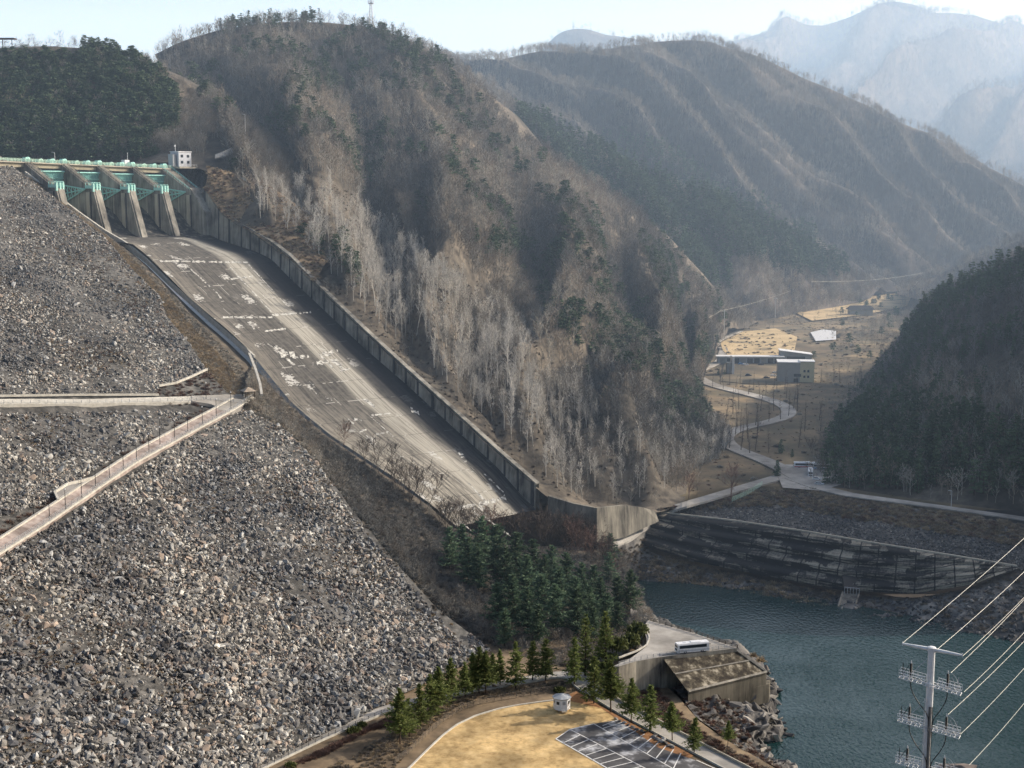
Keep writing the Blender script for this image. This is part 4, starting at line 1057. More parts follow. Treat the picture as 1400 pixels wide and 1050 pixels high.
# end wall of the chute (L shaped, at the foot of the grove)
def Q(px, py, D): return P(px, py, D)
ew = empty('retaining_wall', Q(813, 728, 552)); tag(ew, 'stained angular concrete wall closing the lower end of the spillway chute', 'wall')
def wallobj(name, tops, bots, th, mat, parent=None, cop=None):
    mb = MB()
    for i in range(len(tops) - 1):
        t0, t1, b0, b1 = tops[i], tops[i + 1], bots[i], bots[i + 1]
        d = t1 - t0; d[2] = 0; nrm = np.array((-d[1], d[0], 0)); nrm /= np.linalg.norm(nrm); nrm *= th * (1 if nrm[1] > 0 else -1)
        mb.add([b0, b1, t1, t0, b0 + nrm, b1 + nrm, t1 + nrm, t0 + nrm], [(0, 1, 2, 3), (3, 2, 6, 7), (5, 4, 7, 6), (4, 0, 3, 7), (1, 5, 6, 2)])
    me = newmesh(name, mb.v, mb.f, mat); o = mkobj(name, me)
    if parent is not None: o.parent = parent; o.location = -parent.location
    return o
wallobj('front_face', [Q(749, 678, 562), Q(782, 688, 553), Q(812, 694, 550)], [Q(749, 716, 560), Q(790, 738, 551), Q(812, 742, 548)], 1.5, M['conc_end'], ew)
wallobj('side_face', [Q(812, 694, 550), Q(850, 690, 567), Q(875, 693, 580), Q(892, 698, 588)], [Q(812, 742, 548), Q(850, 734, 565), Q(875, 722, 578), Q(897, 712, 587)], -1.5, M['conc_end'], ew)
# big gridded concrete revetment on the far bank
nu, nv = 140, 29
A_ = resample([Q(*q) for q in ((870, 742, 585), (950, 767, 573), (1050, 788, 560), (1150, 806, 544), (1250, 811, 530), (1330, 797, 523), (1388, 777, 526))], nu)
B_ = resample([Q(*q) for q in ((903, 702, 600), (1000, 713, 589), (1100, 728, 572), (1200, 745, 556), (1300, 761, 541), (1388, 775.5, 529))], nu)
A_[:, 1] -= 2.5; B_[:, 1] -= 2.0; A_[:, 2] += .4; B_[:, 2] += .8
vt = np.linspace(0, 1, nv)[:, None, None]
vq = vt[:, 0, 0]; hf = np.minimum(1, (np.floor(vq * 4 - 1e-6).clip(0) + np.clip((vq * 4 - np.floor(vq * 4 - 1e-6).clip(0) - .72) / .28, 0, 1)) / 4)[:, None, None]
G = A_[None] * (1 - vt) + B_[None] * vt; G[..., :2] = (A_[None] * (1 - hf) + B_[None] * hf)[..., :2]
L_ = np.r_[0, np.cumsum(np.linalg.norm(np.diff(B_, axis=0), axis=1))]
hgt = np.linalg.norm(B_ - A_, axis=1)
UVr = np.stack([np.repeat(L_[None], nv, 0), vt[..., 0] * np.maximum(hgt[None], .1)], -1)
m, nt = _nt('revetment_concrete'); L = nt.links.new
out = node(nt, 'ShaderNodeOutputMaterial'); b = node(nt, 'ShaderNodeBsdfPrincipled'); b.inputs['Roughness'].default_value = .95
tc = node(nt, 'ShaderNodeTexCoord'); uv = tc.outputs['UV']; sx = node(nt, 'ShaderNodeSeparateXYZ'); L(uv, sx.inputs[0]); U_, V_ = sx.outputs[0], sx.outputs[1]
big = noi(mapn(uv, (.045, .42, 1)), 1, 6, .7); fine = noi(mapn(uv, (1.2, .8, 1)), 1, 6, .75)
vo = node(nt, 'ShaderNodeTexVoronoi'); vo.distance = 'CHEBYCHEV'; vo.inputs['Scale'].default_value = 1; wv = node(nt, 'ShaderNodeVectorMath', operation='MULTIPLY_ADD'); nn_ = node(nt, 'ShaderNodeTexNoise'); nn_.inputs['Scale'].default_value = .8; nn_.inputs['Detail'].default_value = 5; L(uv, nn_.inputs['Vector']); L(nn_.outputs['Color'], wv.inputs[0]); wv.inputs[1].default_value = (.5, .5, 0); L(mapn(uv, (.13, .29, 1)), wv.inputs[2]); L(wv.outputs[0], vo.inputs['Vector'])
s2 = node(nt, 'ShaderNodeSeparateColor'); L(vo.outputs['Color'], s2.inputs[0])
f = math_('ADD', math_('ADD', big, math_('MULTIPLY', fine, .35)), math_('MULTIPLY', s2.outputs[0], .22))
right = mapr(U_, 60, 125, 0.03, .15)
f = math_('ADD', f, right)
col = mixc(mapr(f, .84, 1.04), (.022, .023, .025), (.38, .34, .27))
ju = math_('ABSOLUTE', math_('SUBTRACT', math_('FRACT', math_('DIVIDE', U_, 7.5)), .5)); jv = math_('ABSOLUTE', math_('SUBTRACT', math_('FRACT', math_('DIVIDE', V_, 3.4)), .5))
line = math_('MAXIMUM', mapr(ju, .455, .47), mapr(jv, .44, .46))
col = mixc(math_('MULTIPLY', line, .95), col, (.02, .02, .022))
L(col, b.inputs['Base Color']); L(b.outputs[0], out.inputs[0])
rv_ = mkobj('revetment_wall', newmesh('revetment_wall', G.reshape(-1, 3), grid_faces(nv, nu), m, uv=UVr.reshape(-1, 2)))
tag(rv_, 'long sloping retaining wall of stained concrete panels above the far shore', 'wall')
mb = MB()
for i in range(0, nu - 1):
    a, c = B_[i], B_[i + 1]; mb.hexa([a - (0, .3, .3), c - (0, .3, .3), c + (0, 1, -.3), a + (0, 1, -.3)], [a + (0, -.3, .5), c + (0, -.3, .5), c + (0, 1, .5), a + (0, 1, .5)])
o = mkobj('wall_coping', newmesh('coping', mb.v, mb.f, M['conc_light'])); o.parent = rv_
# outlet culvert in the wall
ou = empty('outlet', Q(1162, 806, 543)); tag(ou, 'dark drainage outlet with a barred mouth and a steep concrete apron down to the water', 'drain outlet')
def part_w(name, mb, mat, root):
    o = mkobj(name, newmesh(name, mb.v, mb.f, mat)); o.parent = root; o.location = -root.location; return o
a0, a1, a2, a3 = Q(1152, 802, 540), Q(1172, 804, 539), Q(1171, 788, 545), Q(1151, 786, 546)
mb = MB(); off = np.array((0, -1.5, 0)); mb.hexa([a0, a1, a1 + off * 2, a0 + off * 2], [a3, a2, a2 + off, a3 + off]); part_w('mouth', mb, M['black'], ou)
mb = MB()
for k in range(6):
    p = a0 + (a1 - a0) * k / 5 + off * 2; mb.tube([p + (0, -.4, -2.5), p + (0, -.4, 1)], .12, 4)
mb.tube([a0 + off * 2 + (0, -.4, .8), a1 + off * 2 + (0, -.4, .8)], .14, 4); part_w('grating', mb, M['grey'], ou)
mb = MB(); c0, c1, c2, c3 = Q(1141, 846, 524), Q(1163, 848, 523), Q(1174, 812, 536), Q(1152, 810, 537)
mb.add([c0, c1, c2, c3, c0 + (0, 1.5, -1.5), c1 + (0, 1.5, -1.5), c2 + (0, 1.5, -1.5), c3 + (0, 1.5, -1.5)], [(0, 1, 2, 3), (4, 0, 3, 7), (1, 5, 6, 2)])
for (p, q_) in ((c0, c3), (c1, c2)): mb.tube([p + (0, 0, .3), q_ + (0, 0, .3)], .4, 4)
part_w('apron', mb, M['conc'], ou)
# ================================================================ rockfill and low growth
def rock_mesh(name, seed, mat):
    rg = np.random.default_rng(seed); bm = bmesh.new(); bmesh.ops.create_icosphere(bm, subdivisions=1, radius=1)
    cuts = [(rg.normal(0, 1, 3), rg.uniform(.45, .8)) for _ in range(7)]
    for v in bm.verts:
        c = np.array(v.co)
        for n_, d in cuts:
            n_ = n_ / np.linalg.norm(n_); e = c @ n_ - d
            if e > 0: c = c - n_ * e
        c = c * np.array((1.25, .95, .7)) * rg.uniform(.92, 1.08, 3)
        v.co = c
    me = bpy.data.meshes.new(name); bm.to_mesh(me); bm.free(); me.materials.append(M[mat]); return me
def rockmat(name, cols, rand):
    return nmat(name, cols, .9, .9, .3, coord='obj', rand=rand, dist=.1, tone=(.035, (.60, .62, .66), (1.14, 1.12, 1.08)))
M['stone_a'] = rockmat('grey_stone', [(.17, .163, .152), (.34, .325, .305)], .45)
M['stone_b'] = rockmat('pale_stone', [(.33, .33, .315), (.56, .555, .53)], .35)
M['stone_c'] = rockmat('dark_stone', [(.07, .07, .075), (.16, .158, .155)], .4)
M['stone_d'] = rockmat('brown_stone', [(.2, .165, .14), (.36, .30, .26)], .35)
rocks = [rock_mesh('stone_%d' % i, 100 + i, ('stone_a', 'stone_a', 'stone_b', 'stone_c', 'stone_d', 'stone_a', 'stone_b', 'stone_c')[i]) for i in range(8)]
shr = [shrub('dry_shrub_%d' % i, 200 + i, 1.0, 170, ('twig_tan', 'bark_brown', 'twig_red')[i % 3], w=.035) for i in range(6)]
shr_red = [shrub('red_shrub_%d' % i, 220 + i, 1.0, 230, 'twig_red', w=.04) for i in range(3)]
shr_tan = [shrub('tan_shrub_%d' % i, 230 + i, 1.0, 230, 'twig_tan', w=.04) for i in range(3)]
shr_brown = [shrub('brown_shrub_%d' % i, 240 + i, 1.0, 230, 'bark_brown', w=.035) for i in range(3)]
shr_grey = [shrub('grey_shrub_%d' % i, 250 + i, 1.0, 230, 'bark_grey', w=.035) for i in range(3)]
# brown low growth patches on the dam face
def patch(p): return fbm(p[:, 0] / 28 + 3, p[:, 1] / 20, 4)
PATH_AREA = [[(-60, 540), (290, 538), (340, 545), (340, 556), (250, 603), (160, 661), (60, 727), (-60, 775), (-60, 725), (60, 690), (75, 675), (180, 612), (260, 565), (240, 562), (-60, 566)]]
pts, ar = sample(GR['dam'], 400000, np.random.default_rng(31))
x, y = proj(pts); k = visible(pts, 30)
pf = patch(pts); low = np.clip((y - 560) / 300, 0, 1)
kp = NR.random(len(pts)) < np.clip(1.0 - (pf - .15) * 1.8, .45, 1.0)
k &= kp
for pl in PATH_AREA: k &= ~inpoly(x, y, pl)
RB = [(216, 530), (283, 508), (340, 490), (350, 556), (216, 556)]
k &= ~inpoly(x, y, RB)
# the lower right corner is bare shaded ground and brush
k &= ~inpoly(x, y, [(425, 620), (470, 690), (560, 800), (640, 890), (640, 830), (440, 600)])
pts = pts[k]; pf = pf[k]; y = y[k]
s = NR.lognormal(-1.12, .55, len(pts)) * np.clip(.75 + (y - 300) / 900, .75, 1.5)
s = np.clip(s, .15, 1.8)
s3 = np.stack([s * NR.uniform(.8, 1.3, len(s)), s * NR.uniform(.7, 1.2, len(s)), s * NR.uniform(.6, 1.1, len(s))], 1)
print('rocks', len(pts), ar)
pts[:, 2] += .08
scatter('rockfill', pts, rocks, s3, 'loose grey boulders covering the downstream face of the dam', 'boulders', tilt=.7, seed=33)
pts, ar = sample(GR['dam'], 60000, np.random.default_rng(35)); k = visible(pts, 30) & (patch(pts) + NR.normal(0, .12, len(pts)) > .2)
x, y = proj(pts)
for pl in PATH_AREA: k &= ~inpoly(x, y, pl)
pts = pts[k]; s = NR.uniform(.3, .95, len(pts))
scatter('dry_scrub', pts, shr, s, 'low dry brown scrub between the boulders of the dam face', 'scrub', seed=36)
def brush(gname, n, protos, label, keep=None, drop=None, smin=.8, smax=2, seed=40, name='brush', thin=None, vlo=0, vhi=1):
    return forest(gname, n, protos, label, 'brush', smin, smax, keep, drop, seed, vlo, vhi, thin, name)
brush('dam', 34000, shr_red + shr_brown[:1], 'reddish brown brushwood in the corner where the two dam paths meet', keep=[RB, [(268, 562), (296, 558), (300, 566), (250, 590), (130, 662), (80, 690), (60, 700), (0, 742), (0, 720), (70, 676), (120, 655), (180, 612), (225, 590)]], smin=.9, smax=1.8, seed=41, name='red_brush')
brush('dam', 26000, shr_brown + shr_tan[:1], 'bare brown brush along the lower right edge of the rockfill', keep=[[(395, 575), (440, 610), (500, 700), (610, 835), (700, 900), (620, 905), (520, 800), (430, 690)]], smin=.7, smax=1.5, seed=42, name='edge_brush')
brush('left_chute_slope', 6500, shr_tan + shr_grey[:1], 'tall golden dry grass and scrub between boulders and chute', smin=.8, smax=1.9, seed=43, name='golden_scrub', vhi=.55)
brush('left_chute_slope', 2600, shr_grey + shr_brown[:1], 'thin brown brush on the bank beside the chute kerb', smin=.6, smax=1.5, seed=44, name='bank_brush', vlo=.3, vhi=.85)
brush('wooded_slope', 8000, shr_grey + shr_brown[:1], 'dense leafless brush on the slope between chute and dam', smin=1.2, smax=2.8, seed=45, name='slope_brush', vhi=.92)
brush('far_bank', 2600, shr_tan + shr_brown, 'dry brush along the far shore under the panel wall', smin=1, smax=2.8, seed=46, name='shore_brush', vlo=.12, keep=[[(870, 745), (950, 770), (1140, 800), (1130, 845), (1000, 815), (870, 800)]])
brush('far_bank', 900, shr_brown, 'sparse brush on the dark shore rocks', smin=.8, smax=2.0, seed=47, name='rock_brush', vlo=.2, keep=[[(1170, 800), (1500, 780), (1500, 900), (1170, 850)]])
brush('upper_bank', 2600, shr_tan + shr_brown + shr_red[:1], 'rusty dry scrub above the panel wall beside the road', smin=.9, smax=2.2, seed=48, name='upper_scrub', vlo=.55)
brush('rocky_shore', 1300, shr_brown + shr_red, 'brown scrub on the ledge above the shore rocks', smin=.5, smax=1.5, seed=49, name='ledge_scrub', vlo=.66)
pts, ar = sample(GR['upper_bank'], 6000, np.random.default_rng(50), .0, .55); pts = pts[visible(pts)]
scatter('bank_rubble', pts, [rocks[3]] * 4 + [rocks[0]], NR.uniform(.2, .8, len(pts)), 'broken rubble on the slope above the panel wall, darkened to stand in for hill shade', 'rubble', tilt=.7, seed=51)  # mostly dark stones, carrying the hill's shadow in their colour
pts, ar = sample(GR['far_bank'], 2600, np.random.default_rng(52), .0, .9); x, y = proj(pts); pts = pts[visible(pts)]
scatter('shore_rubble', pts, [rocks[3], rocks[0], rocks[3]], NR.uniform(.3, 1.3, len(pts)), 'broken rocks along the far waterline', 'rubble', tilt=.7, seed=53)
# valley scrub
VROAD = [(945, 505), (958, 522), (975, 530), (1000, 536), (1035, 545), (1065, 552), (1082, 562), (1072, 575), (1040, 580), (1000, 588), (985, 600), (1000, 615), (1040, 628), (1075, 640)]
def far_from(line, r):
    l = np.array(line, float)
    def f(p, x, y):
        best = np.full(len(x), 1e9)
        for i in range(len(l) - 1):
            a, b_ = l[i], l[i + 1]; t_ = np.clip(((x - a[0]) * (b_[0] - a[0]) + (y - a[1]) * (b_[1] - a[1])) / ((b_ - a) @ (b_ - a)), 0, 1)
            best = np.minimum(best, np.hypot(x - a[0] - t_ * (b_[0] - a[0]), (y - a[1] - t_ * (b_[1] - a[1])) * 1.5))
        return best > r
    return f
OPEN = [(985, 445), (1060, 440), (1120, 455), (1150, 470), (1110, 500), (1080, 525), (1000, 525), (940, 520), (985, 470)]
brush('valley_floor', 26000, shr_tan + shr_brown + shr_red[:1], 'low winter scrub and dry grass tufts in the valley meadow', smin=.4, smax=1.5, seed=54, name='meadow_scrub', thin=lambda p, x, y: far_from(VROAD, 9)(p, x, y) & (p[:, 1] > 605) & ~inpoly(x, y, OPEN) & ~inpoly(x, y, [(1030, 630), (1120, 640), (1150, 670), (1090, 668)]))
forest('valley_floor', 2500, mid_bare, 'leafless young trees growing in the upper valley', smin=.5, smax=1.0, seed=55, name='valley_thicket', keep=[[(1040, 430), (1110, 440), (1180, 460), (1230, 470), (1240, 520), (1200, 500), (1130, 470), (1040, 450)], [(1030, 385), (1260, 385), (1260, 470), (1150, 445), (1060, 425)]])
forest('valley_floor', 900, round_pine, 'dark round pines in the upper valley park', smin=.5, smax=.9, seed=56, name='park_pines', keep=[[(1045, 415), (1110, 410), (1120, 430), (1050, 438)], [(1160, 405), (1210, 408), (1205, 425), (1165, 425)], [(1075, 475), (1140, 478), (1140, 500), (1100, 500)], [(940, 465), (985, 462), (985, 492), (935, 500)], [(1015, 430), (1040, 425), (1045, 440), (1015, 445)]])

# ================================================================ single trees
def place_on(gname, px, py):
    G = GR[gname]; pr = proj(G); d = (pr[0] - px) ** 2 + (pr[1] - py) ** 2
    i = np.unravel_index(np.argmin(d), d.shape); q = P(px, py, G[i][1]); q[2] = min(q[2], G[i][2] + .5); return q
def tree_proto(kind, name, label, cat, tm, cm, group):
    t = empty(name, (0, 0, -400)); tag(t, label, cat, group)
    mkobj('trunk', tm, t); mkobj('crown', cm, t); return t
used = {}
def put(proto, loc, rz=None, sc=1.0, label=None, lab_cat=None):
    rz = rnd.random() * 6.28 if rz is None else rz
    if not used.get(proto.name):
        used[proto.name] = 1; o = proto; _kids[o.name] = list(o.children)
        o.location = [float(v) for v in loc]; o.rotation_euler = (0, 0, rz); o.scale = (sc,) * 3 if not hasattr(sc, '__len__') else sc
    else: o = copy_tree(proto, loc, rz, sc)
    if label: o['label'] = label
    return o
M['bark_dark2'] = nmat('dark_winter_bark', [(.07, .055, .048), (.15, .12, .10)], .8, 1, coord='obj', rand=.25)
M['pale_twig'] = nmat('pale_twigs', [(.44, .42, .385), (.68, .65, .60)], .8, .9, coord='obj', rand=.25)
# pale poplars of the grove
pop = []
for i in range(7):
    tm, cm = bare_tree('poplar', 300 + i, 24, n1=20, n2=6, n3=4, spread=.34 + .06 * (i % 3), start=.22 + .05 * (i % 4), up=1.3 + .15 * i, tr=.0105, tw=.052, mat='pale_twig', tmat='bark_pale', parts=True, lean=.03)
    pop.append(tree_proto('p', 'poplar', 'tall slender pale barked leafless tree of the grove above the spillway wall', 'tree', tm, cm, 'pale leafless trees above the spillway wall'))
cand, _ = sample(GR['grove_hill'], 60000, np.random.default_rng(61))
x, y = proj(cand)
k = inpoly(x, y, GB); cand = cand[k]
sel = []
for c in cand:
    x, y = proj(c)
    dmin = 4.5 if x < 780 else 6.5
    if all((c[0] - q[0]) ** 2 + (c[1] - q[1]) ** 2 > dmin ** 2 for q in sel[-400:]): sel.append(c)
    if len(sel) >= 290: break
# spacing grown so that they fill the whole grove
rnd.shuffle(sel)
for c in sel:
    x, y = proj(c)
    put(pop[rnd.randrange(7)], c - np.array((0, 0, .4)), sc=rnd.uniform(.62, 1.0) * (1 if x < 740 else .72))
print('poplars', len(sel))
# bare broad trees: on the slope beside the chute and near the end wall
bro = []
for i in range(4):
    tm, cm = bare_tree('broad', 330 + i, 14, n1=12, n2=7, n3=4, spread=.85, start=.2, up=1.0, tr=.018, tw=.062, stems=2, mat='bark_dark2' if i < 3 else 'twig_red', parts=True, lean=.1)
    bro.append(tree_proto('b', 'bare_tree', 'bare brown spreading tree standing along the edge of the spillway chute', 'tree', tm, cm, 'bare trees along the chute edge'))
for px, py, s in ((520, 650, 1), (540, 668, .9), (560, 690, 1.1), (580, 700, 1.15), (470, 610, .7), (498, 632, .7), (622, 735, .9), (640, 740, .8), (668, 745, 1.1), (690, 748, 1), (712, 750, 1), (735, 752, 1.15), (752, 758, 1.05), (772, 760, 1.1), (790, 765, 1.1), (808, 768, 1), (822, 776, .9), (760, 735, .9), (720, 740, .8), (782, 742, .9), (600, 722, .7), (838, 790, .7), (800, 745, .9), (745, 740, .8), (655, 735, .8), (778, 755, .9), (812, 760, .9), (832, 772, .8), (818, 752, .9), (800, 752, .9), (770, 748, .8), (550, 675, .8), (610, 725, .9), (630, 735, 1)):
    put(bro[rnd.randrange(4)], place_on('wooded_slope', px, py), sc=s)
# valley trees: tall straight leafless redwoods beside the winding road
rw = []
for i in range(4):
    tm, cm = bare_tree('redwood', 350 + i, 19, n1=26, n2=2, n3=0, spread=.15, start=.1, up=.5, tr=.014, tw=.075, mat='bark_dark2', parts=True, lean=.01)
    rw.append(tree_proto('r', 'redwood', 'tall straight leafless conifer lining the winding valley road', 'tree', tm, cm, 'straight leafless trees along the winding road'))
for px, py in ((951, 524), (961, 527), (974, 531), (989, 533), (1006, 537), (1023, 541), (1039, 544), (1058, 545), (1075, 545), (1085, 560), (1090, 562), (1078, 570), (1067, 575), (1051, 578), (1058, 562), (1040, 562), (1033, 583), (1021, 585), (1008, 586), (1013, 592), (1002, 566), (1051, 619), (1033, 616), (1025, 621), (1013, 617), (997, 614), (986, 612), (977, 603), (992, 581), (1005, 596), (1015, 605), (1022, 600), (1035, 598), (975, 604), (1047, 540), (985, 526), (998, 527), (1012, 530), (1030, 534), (1062, 534), (1073, 533), (1090, 550), (1100, 590), (1092, 612), (1120, 575), (1122, 590), (1102, 520), (1168, 526), (1178, 527), (1190, 527), (1210, 528), (1220, 527), (1122, 524), (1148, 523), (1140, 522), (968, 583), (1010, 560)):
    put(rw[rnd.randrange(4)], PV(px, py, -.2), sc=rnd.uniform(.8, 1.05) * (.8 if py < 545 else 1))
# foreground conifer row
fc = []
for i in range(6):
    tm, cm = conifer('fir', 400 + i, 14.5, 4.0 + .25 * i, whorls=15 + 2 * i, per=9, cl=13, start=.13 + .03 * i, mat='needle', sz=.62, droop=-.12 + .05 * i, shape=.75 + .08 * i, irregular=.32)
    fc.append(tree_proto('f', 'conifer', 'green cone shaped conifer', 'tree', tm, cm, 'conifers planted beside the lower road'))
CR = [(547, 1018, 1.05, 'frontmost dark conifer at the left end of the roadside row'), (575, 998, 1.0, None), (560, 1008, .8, None), (588, 985, .9, None), (600, 978, 1.05, None), (617, 963, .95, None), (597, 968, .8, None), (636, 955, .8, None), (646, 949, .85, None), (655, 948, .95, None), (664, 949, .9, None), (674, 940, .75, None), (684, 937, .75, None),
      (705, 942, 1.02, 'pointed conifer standing alone left of the white booth by the fence'), (728, 931, .85, 'brownish green conifer between two greener ones left of the booth'), (746, 930, .92, 'dark slim conifer just left of the road junction'), (785, 938, 1.0, 'dark conifer standing right behind the white booth')]
for px, py, s, lab in CR:
    put(fc[rnd.randrange(6)], PZ(px, py, ZG), sc=(s * rnd.uniform(.85, 1.15), s * rnd.uniform(.85, 1.15), s * rnd.uniform(.92, 1.08)), label=lab or 'green cone shaped conifer in the tight row between lower road and lawn fence')
for px, py, s, lab in ((812, 962, 1.05, 'conifer on the reddish strip nearest the booth in front of the wall'), (835, 974, 1.1, 'second conifer of the row between car park and road'), (863, 988, .92, 'third conifer of the car park row beside the stones'), (889, 1000, .95, 'conifer among the stones at the car park edge'), (919, 1014, .8, 'conifer right of the last pile of stones by the car park'), (949, 1031, .72, 'smallest conifer at the right end of the car park row'), (995, 1020, .5, 'thin small conifer on the bank between road and shore rocks')):
    put(fc[rnd.randrange(6)], PZ(px, py, ZG), sc=s, label=lab)
tm, cm = conifer('tall_spruce', 410, 21, 5.0, whorls=19, per=8, cl=13, start=.1, mat='needle', sz=.65, droop=.05, shape=.8, irregular=.35)
tl = tree_proto('t', 'spruce', 'tall ragged spruce rising left of the hairpin road', 'tree', tm, cm, None); put(tl, PZ(800, 925, ZG), sc=.98)
tm, cm = conifer('tall_spruce_b', 411, 22, 4.6, whorls=24, per=9, cl=13, start=.1, mat='needle', sz=.65, droop=-.05, shape=.8)
tl = tree_proto('t', 'spruce', 'tallest dense dark spruce beside the hairpin road wall', 'tree', tm, cm, None); put(tl, PZ(828, 928, ZG), sc=1.0)
# the pine clump
pc = []
for i in range(5):
    tm, cm = conifer('clump_pine', 420 + i, 18, 5.8, whorls=16, per=9, cl=15, start=.15, mat='needle_dark', sz=.85, droop=.1, shape=.8, blunt=.3 - .06 * i, irregular=.38)
    pc.append(tree_proto('c', 'pine', 'broad blue green pine in the dense clump on the slope above the lower road', 'tree', tm, cm, 'pines of the clump above the lower road'))
for px, py, s in ((615, 782, .95), (640, 800, 1.0), (632, 770, .85), (660, 775, 1.1), (655, 812, 1.05), (680, 790, 1.15), (690, 820, 1.1), (705, 800, 1.15), (720, 830, 1.1), (728, 800, 1.0), (700, 860, 1.1), (680, 862, .95), (740, 850, 1.0), (745, 822, 1.0), (765, 840, 1.0), (760, 868, 1.0), (785, 850, .95), (790, 872, 1.0), (722, 872, 1.0), (805, 862, .9), (812, 880, .7), (735, 885, .85), (690, 885, .75), (820, 845, .85), (830, 865, .8), (812, 830, .9), (845, 870, .7), (775, 820, 1.0), (795, 830, .95), (755, 805, .95), (835, 770, .7)):
    put(pc[rnd.randrange(5)], place_on('wooded_slope', px, py), sc=s)
for px, py, s, lab in ((832, 800, .75, 'yellow green pine at the right edge of the slope near the pool head'), (862, 842, .95, 'pale crowned pine overhanging the pool behind the hairpin'), (845, 845, .9, 'pine directly left of the one overhanging the pool')):
    put(pc[rnd.randrange(5)], place_on('wooded_slope', px, py), sc=s, label=lab)
# spiky valley-side conifers
sc_ = []
for i in range(3):
    tm, cm = conifer('slope_pine', 440 + i, 13, 3.4, whorls=12, per=7, cl=9, start=.1, mat='needle_dark', sz=.9, blunt=.3)
    sc_.append(tree_proto('s', 'evergreen', 'bushy evergreen at the foot of the grove beside the valley meadow', 'tree', tm, cm, 'evergreens at the foot of the grove'))
for px, py, s in ((912, 590, .9), (925, 580, .95), (918, 565, 1), (930, 560, .9), (938, 583, .8), (905, 598, .8), (922, 540, .95), (935, 545, .8), (955, 575, .55), (962, 572, .5), (945, 570, .7), (900, 575, .8), (930, 525, .9), (940, 515, .9)):
    put(sc_[rnd.randrange(3)], PV(px, py, 0) if px > 930 else place_on('grove_hill', px, py), sc=s)
for px, py, s, lab in ((970, 625, .45, 'small round evergreen alone in the meadow left of the road'), (1068, 620, .6, 'dark small evergreen in the meadow inside the road bend'), (1062, 652, .65, 'narrow evergreen beside the road in front of the parked coaches'), (1083, 625, .35, 'tiny evergreen just right of the darker one in the meadow'), (1154, 640, .6, 'round dark evergreen right of the parked coaches'), (1141, 650, .45, 'dark evergreen overlapping the blue coach'), (1170, 655, .9, 'dark evergreen at the roadside right of the coaches'), (982, 513, .35, 'small cone evergreen at the car park entrance'), (990, 513, .3, 'smaller cone evergreen beside the car park entrance')):
    put(sc_[rnd.randrange(3)], PV(px, py), sc=s, label=lab)
# bare shrubs by the valley mouth
for px, py, s, lab in ((1000, 680, 1.0, 'many stemmed bare tree left of the green fence'), (942, 682, .8, 'bare tree beside the access road behind the wall'), (900, 668, .8, 'reddish bare tree above the end wall'), (1110, 620, .6, 'thin bare tree in the meadow right of the road')):
    put(bro[rnd.randrange(4)], PV(px, py), sc=s, label=lab)

brush('abutment_slope', 1500, shr_tan + shr_red[:1] + shr_brown[:1], 'reddish tan grass and scrub on the slope beside the right abutment', smin=.6, smax=1.7, seed=90, name='abutment_scrub')
brush('pool_head', 260, shr_brown + shr_tan[:1], 'bare brush on the bank at the head of the pool', smin=.7, smax=2, seed=91, name='pool_brush', vhi=.6)
big = [rock_mesh('shore_rock_%d' % i, 700 + i, ('stone_c', 'stone_a', 'stone_c', 'stone_d')[i % 4]) for i in range(6)]
pts, ar = sample(GR['rocky_shore'], 900, np.random.default_rng(92), .0, .8); x, y = proj(pts); pts = pts[visible(pts) & (y > 915)]
sz = np.clip(NR.lognormal(.0, .5, len(pts)), .2, 2.2); s3 = np.stack([sz * 1.9, sz * .9, sz * .8], 1)
scatter('shore_rocks', pts, big, s3, 'tilted slabs of bare rock along the near shore', 'rocks', tilt=.45, seed=93)

brush('valley_floor', 2600, shr_brown + shr_grey + shr_tan[:1], 'larger rounded winter shrubs in the valley meadow and park', smin=1.2, smax=3.0, seed=94, name='meadow_shrubs', thin=lambda p, x, y: far_from(VROAD, 10)(p, x, y) & (p[:, 1] > 605) & ~inpoly(x, y, [(985, 495), (1080, 495), (1080, 528), (985, 524)]) & ~inpoly(x, y, [(1030, 630), (1120, 640), (1150, 670), (1090, 668)]))

ring = []
for poly, n_ in ((((985, 470), (1015, 455), (1060, 450), (1090, 462), (1085, 487), (1060, 492), (1020, 493), (1000, 492), (988, 480)), 90), (((1110, 410), (1180, 400), (1250, 398), (1240, 420), (1180, 432), (1110, 440), (1080, 425)), 110), (((1108, 456), (1125, 452), (1143, 454), (1143, 466), (1115, 468)), 50)):
    for k_ in range(n_):
        f_ = rnd.random() * len(poly); i_ = int(f_); a_, b_ = poly[i_], poly[(i_ + 1) % len(poly)]; f_ -= i_
        ring.append(PV(a_[0] + (b_[0] - a_[0]) * f_ + rnd.gauss(0, 3), a_[1] + (b_[1] - a_[1]) * f_ + rnd.gauss(0, 1.6), .3))
for k_ in range(140): ring.append(PV(rnd.uniform(990, 1085), rnd.choice((459, 464, 469, 474, 479, 484, 489)) + rnd.gauss(0, .6), .8))
scatter('park_shrubs', ring, shr_brown + shr_tan + [shr_grey[0]], NR.uniform(.3, 1.0, len(ring)) * 2.6 * NR.choice([.5, 1], len(ring)), 'shrubs and hedge rows around the golden park lawns and pond', 'shrubs', seed=95)
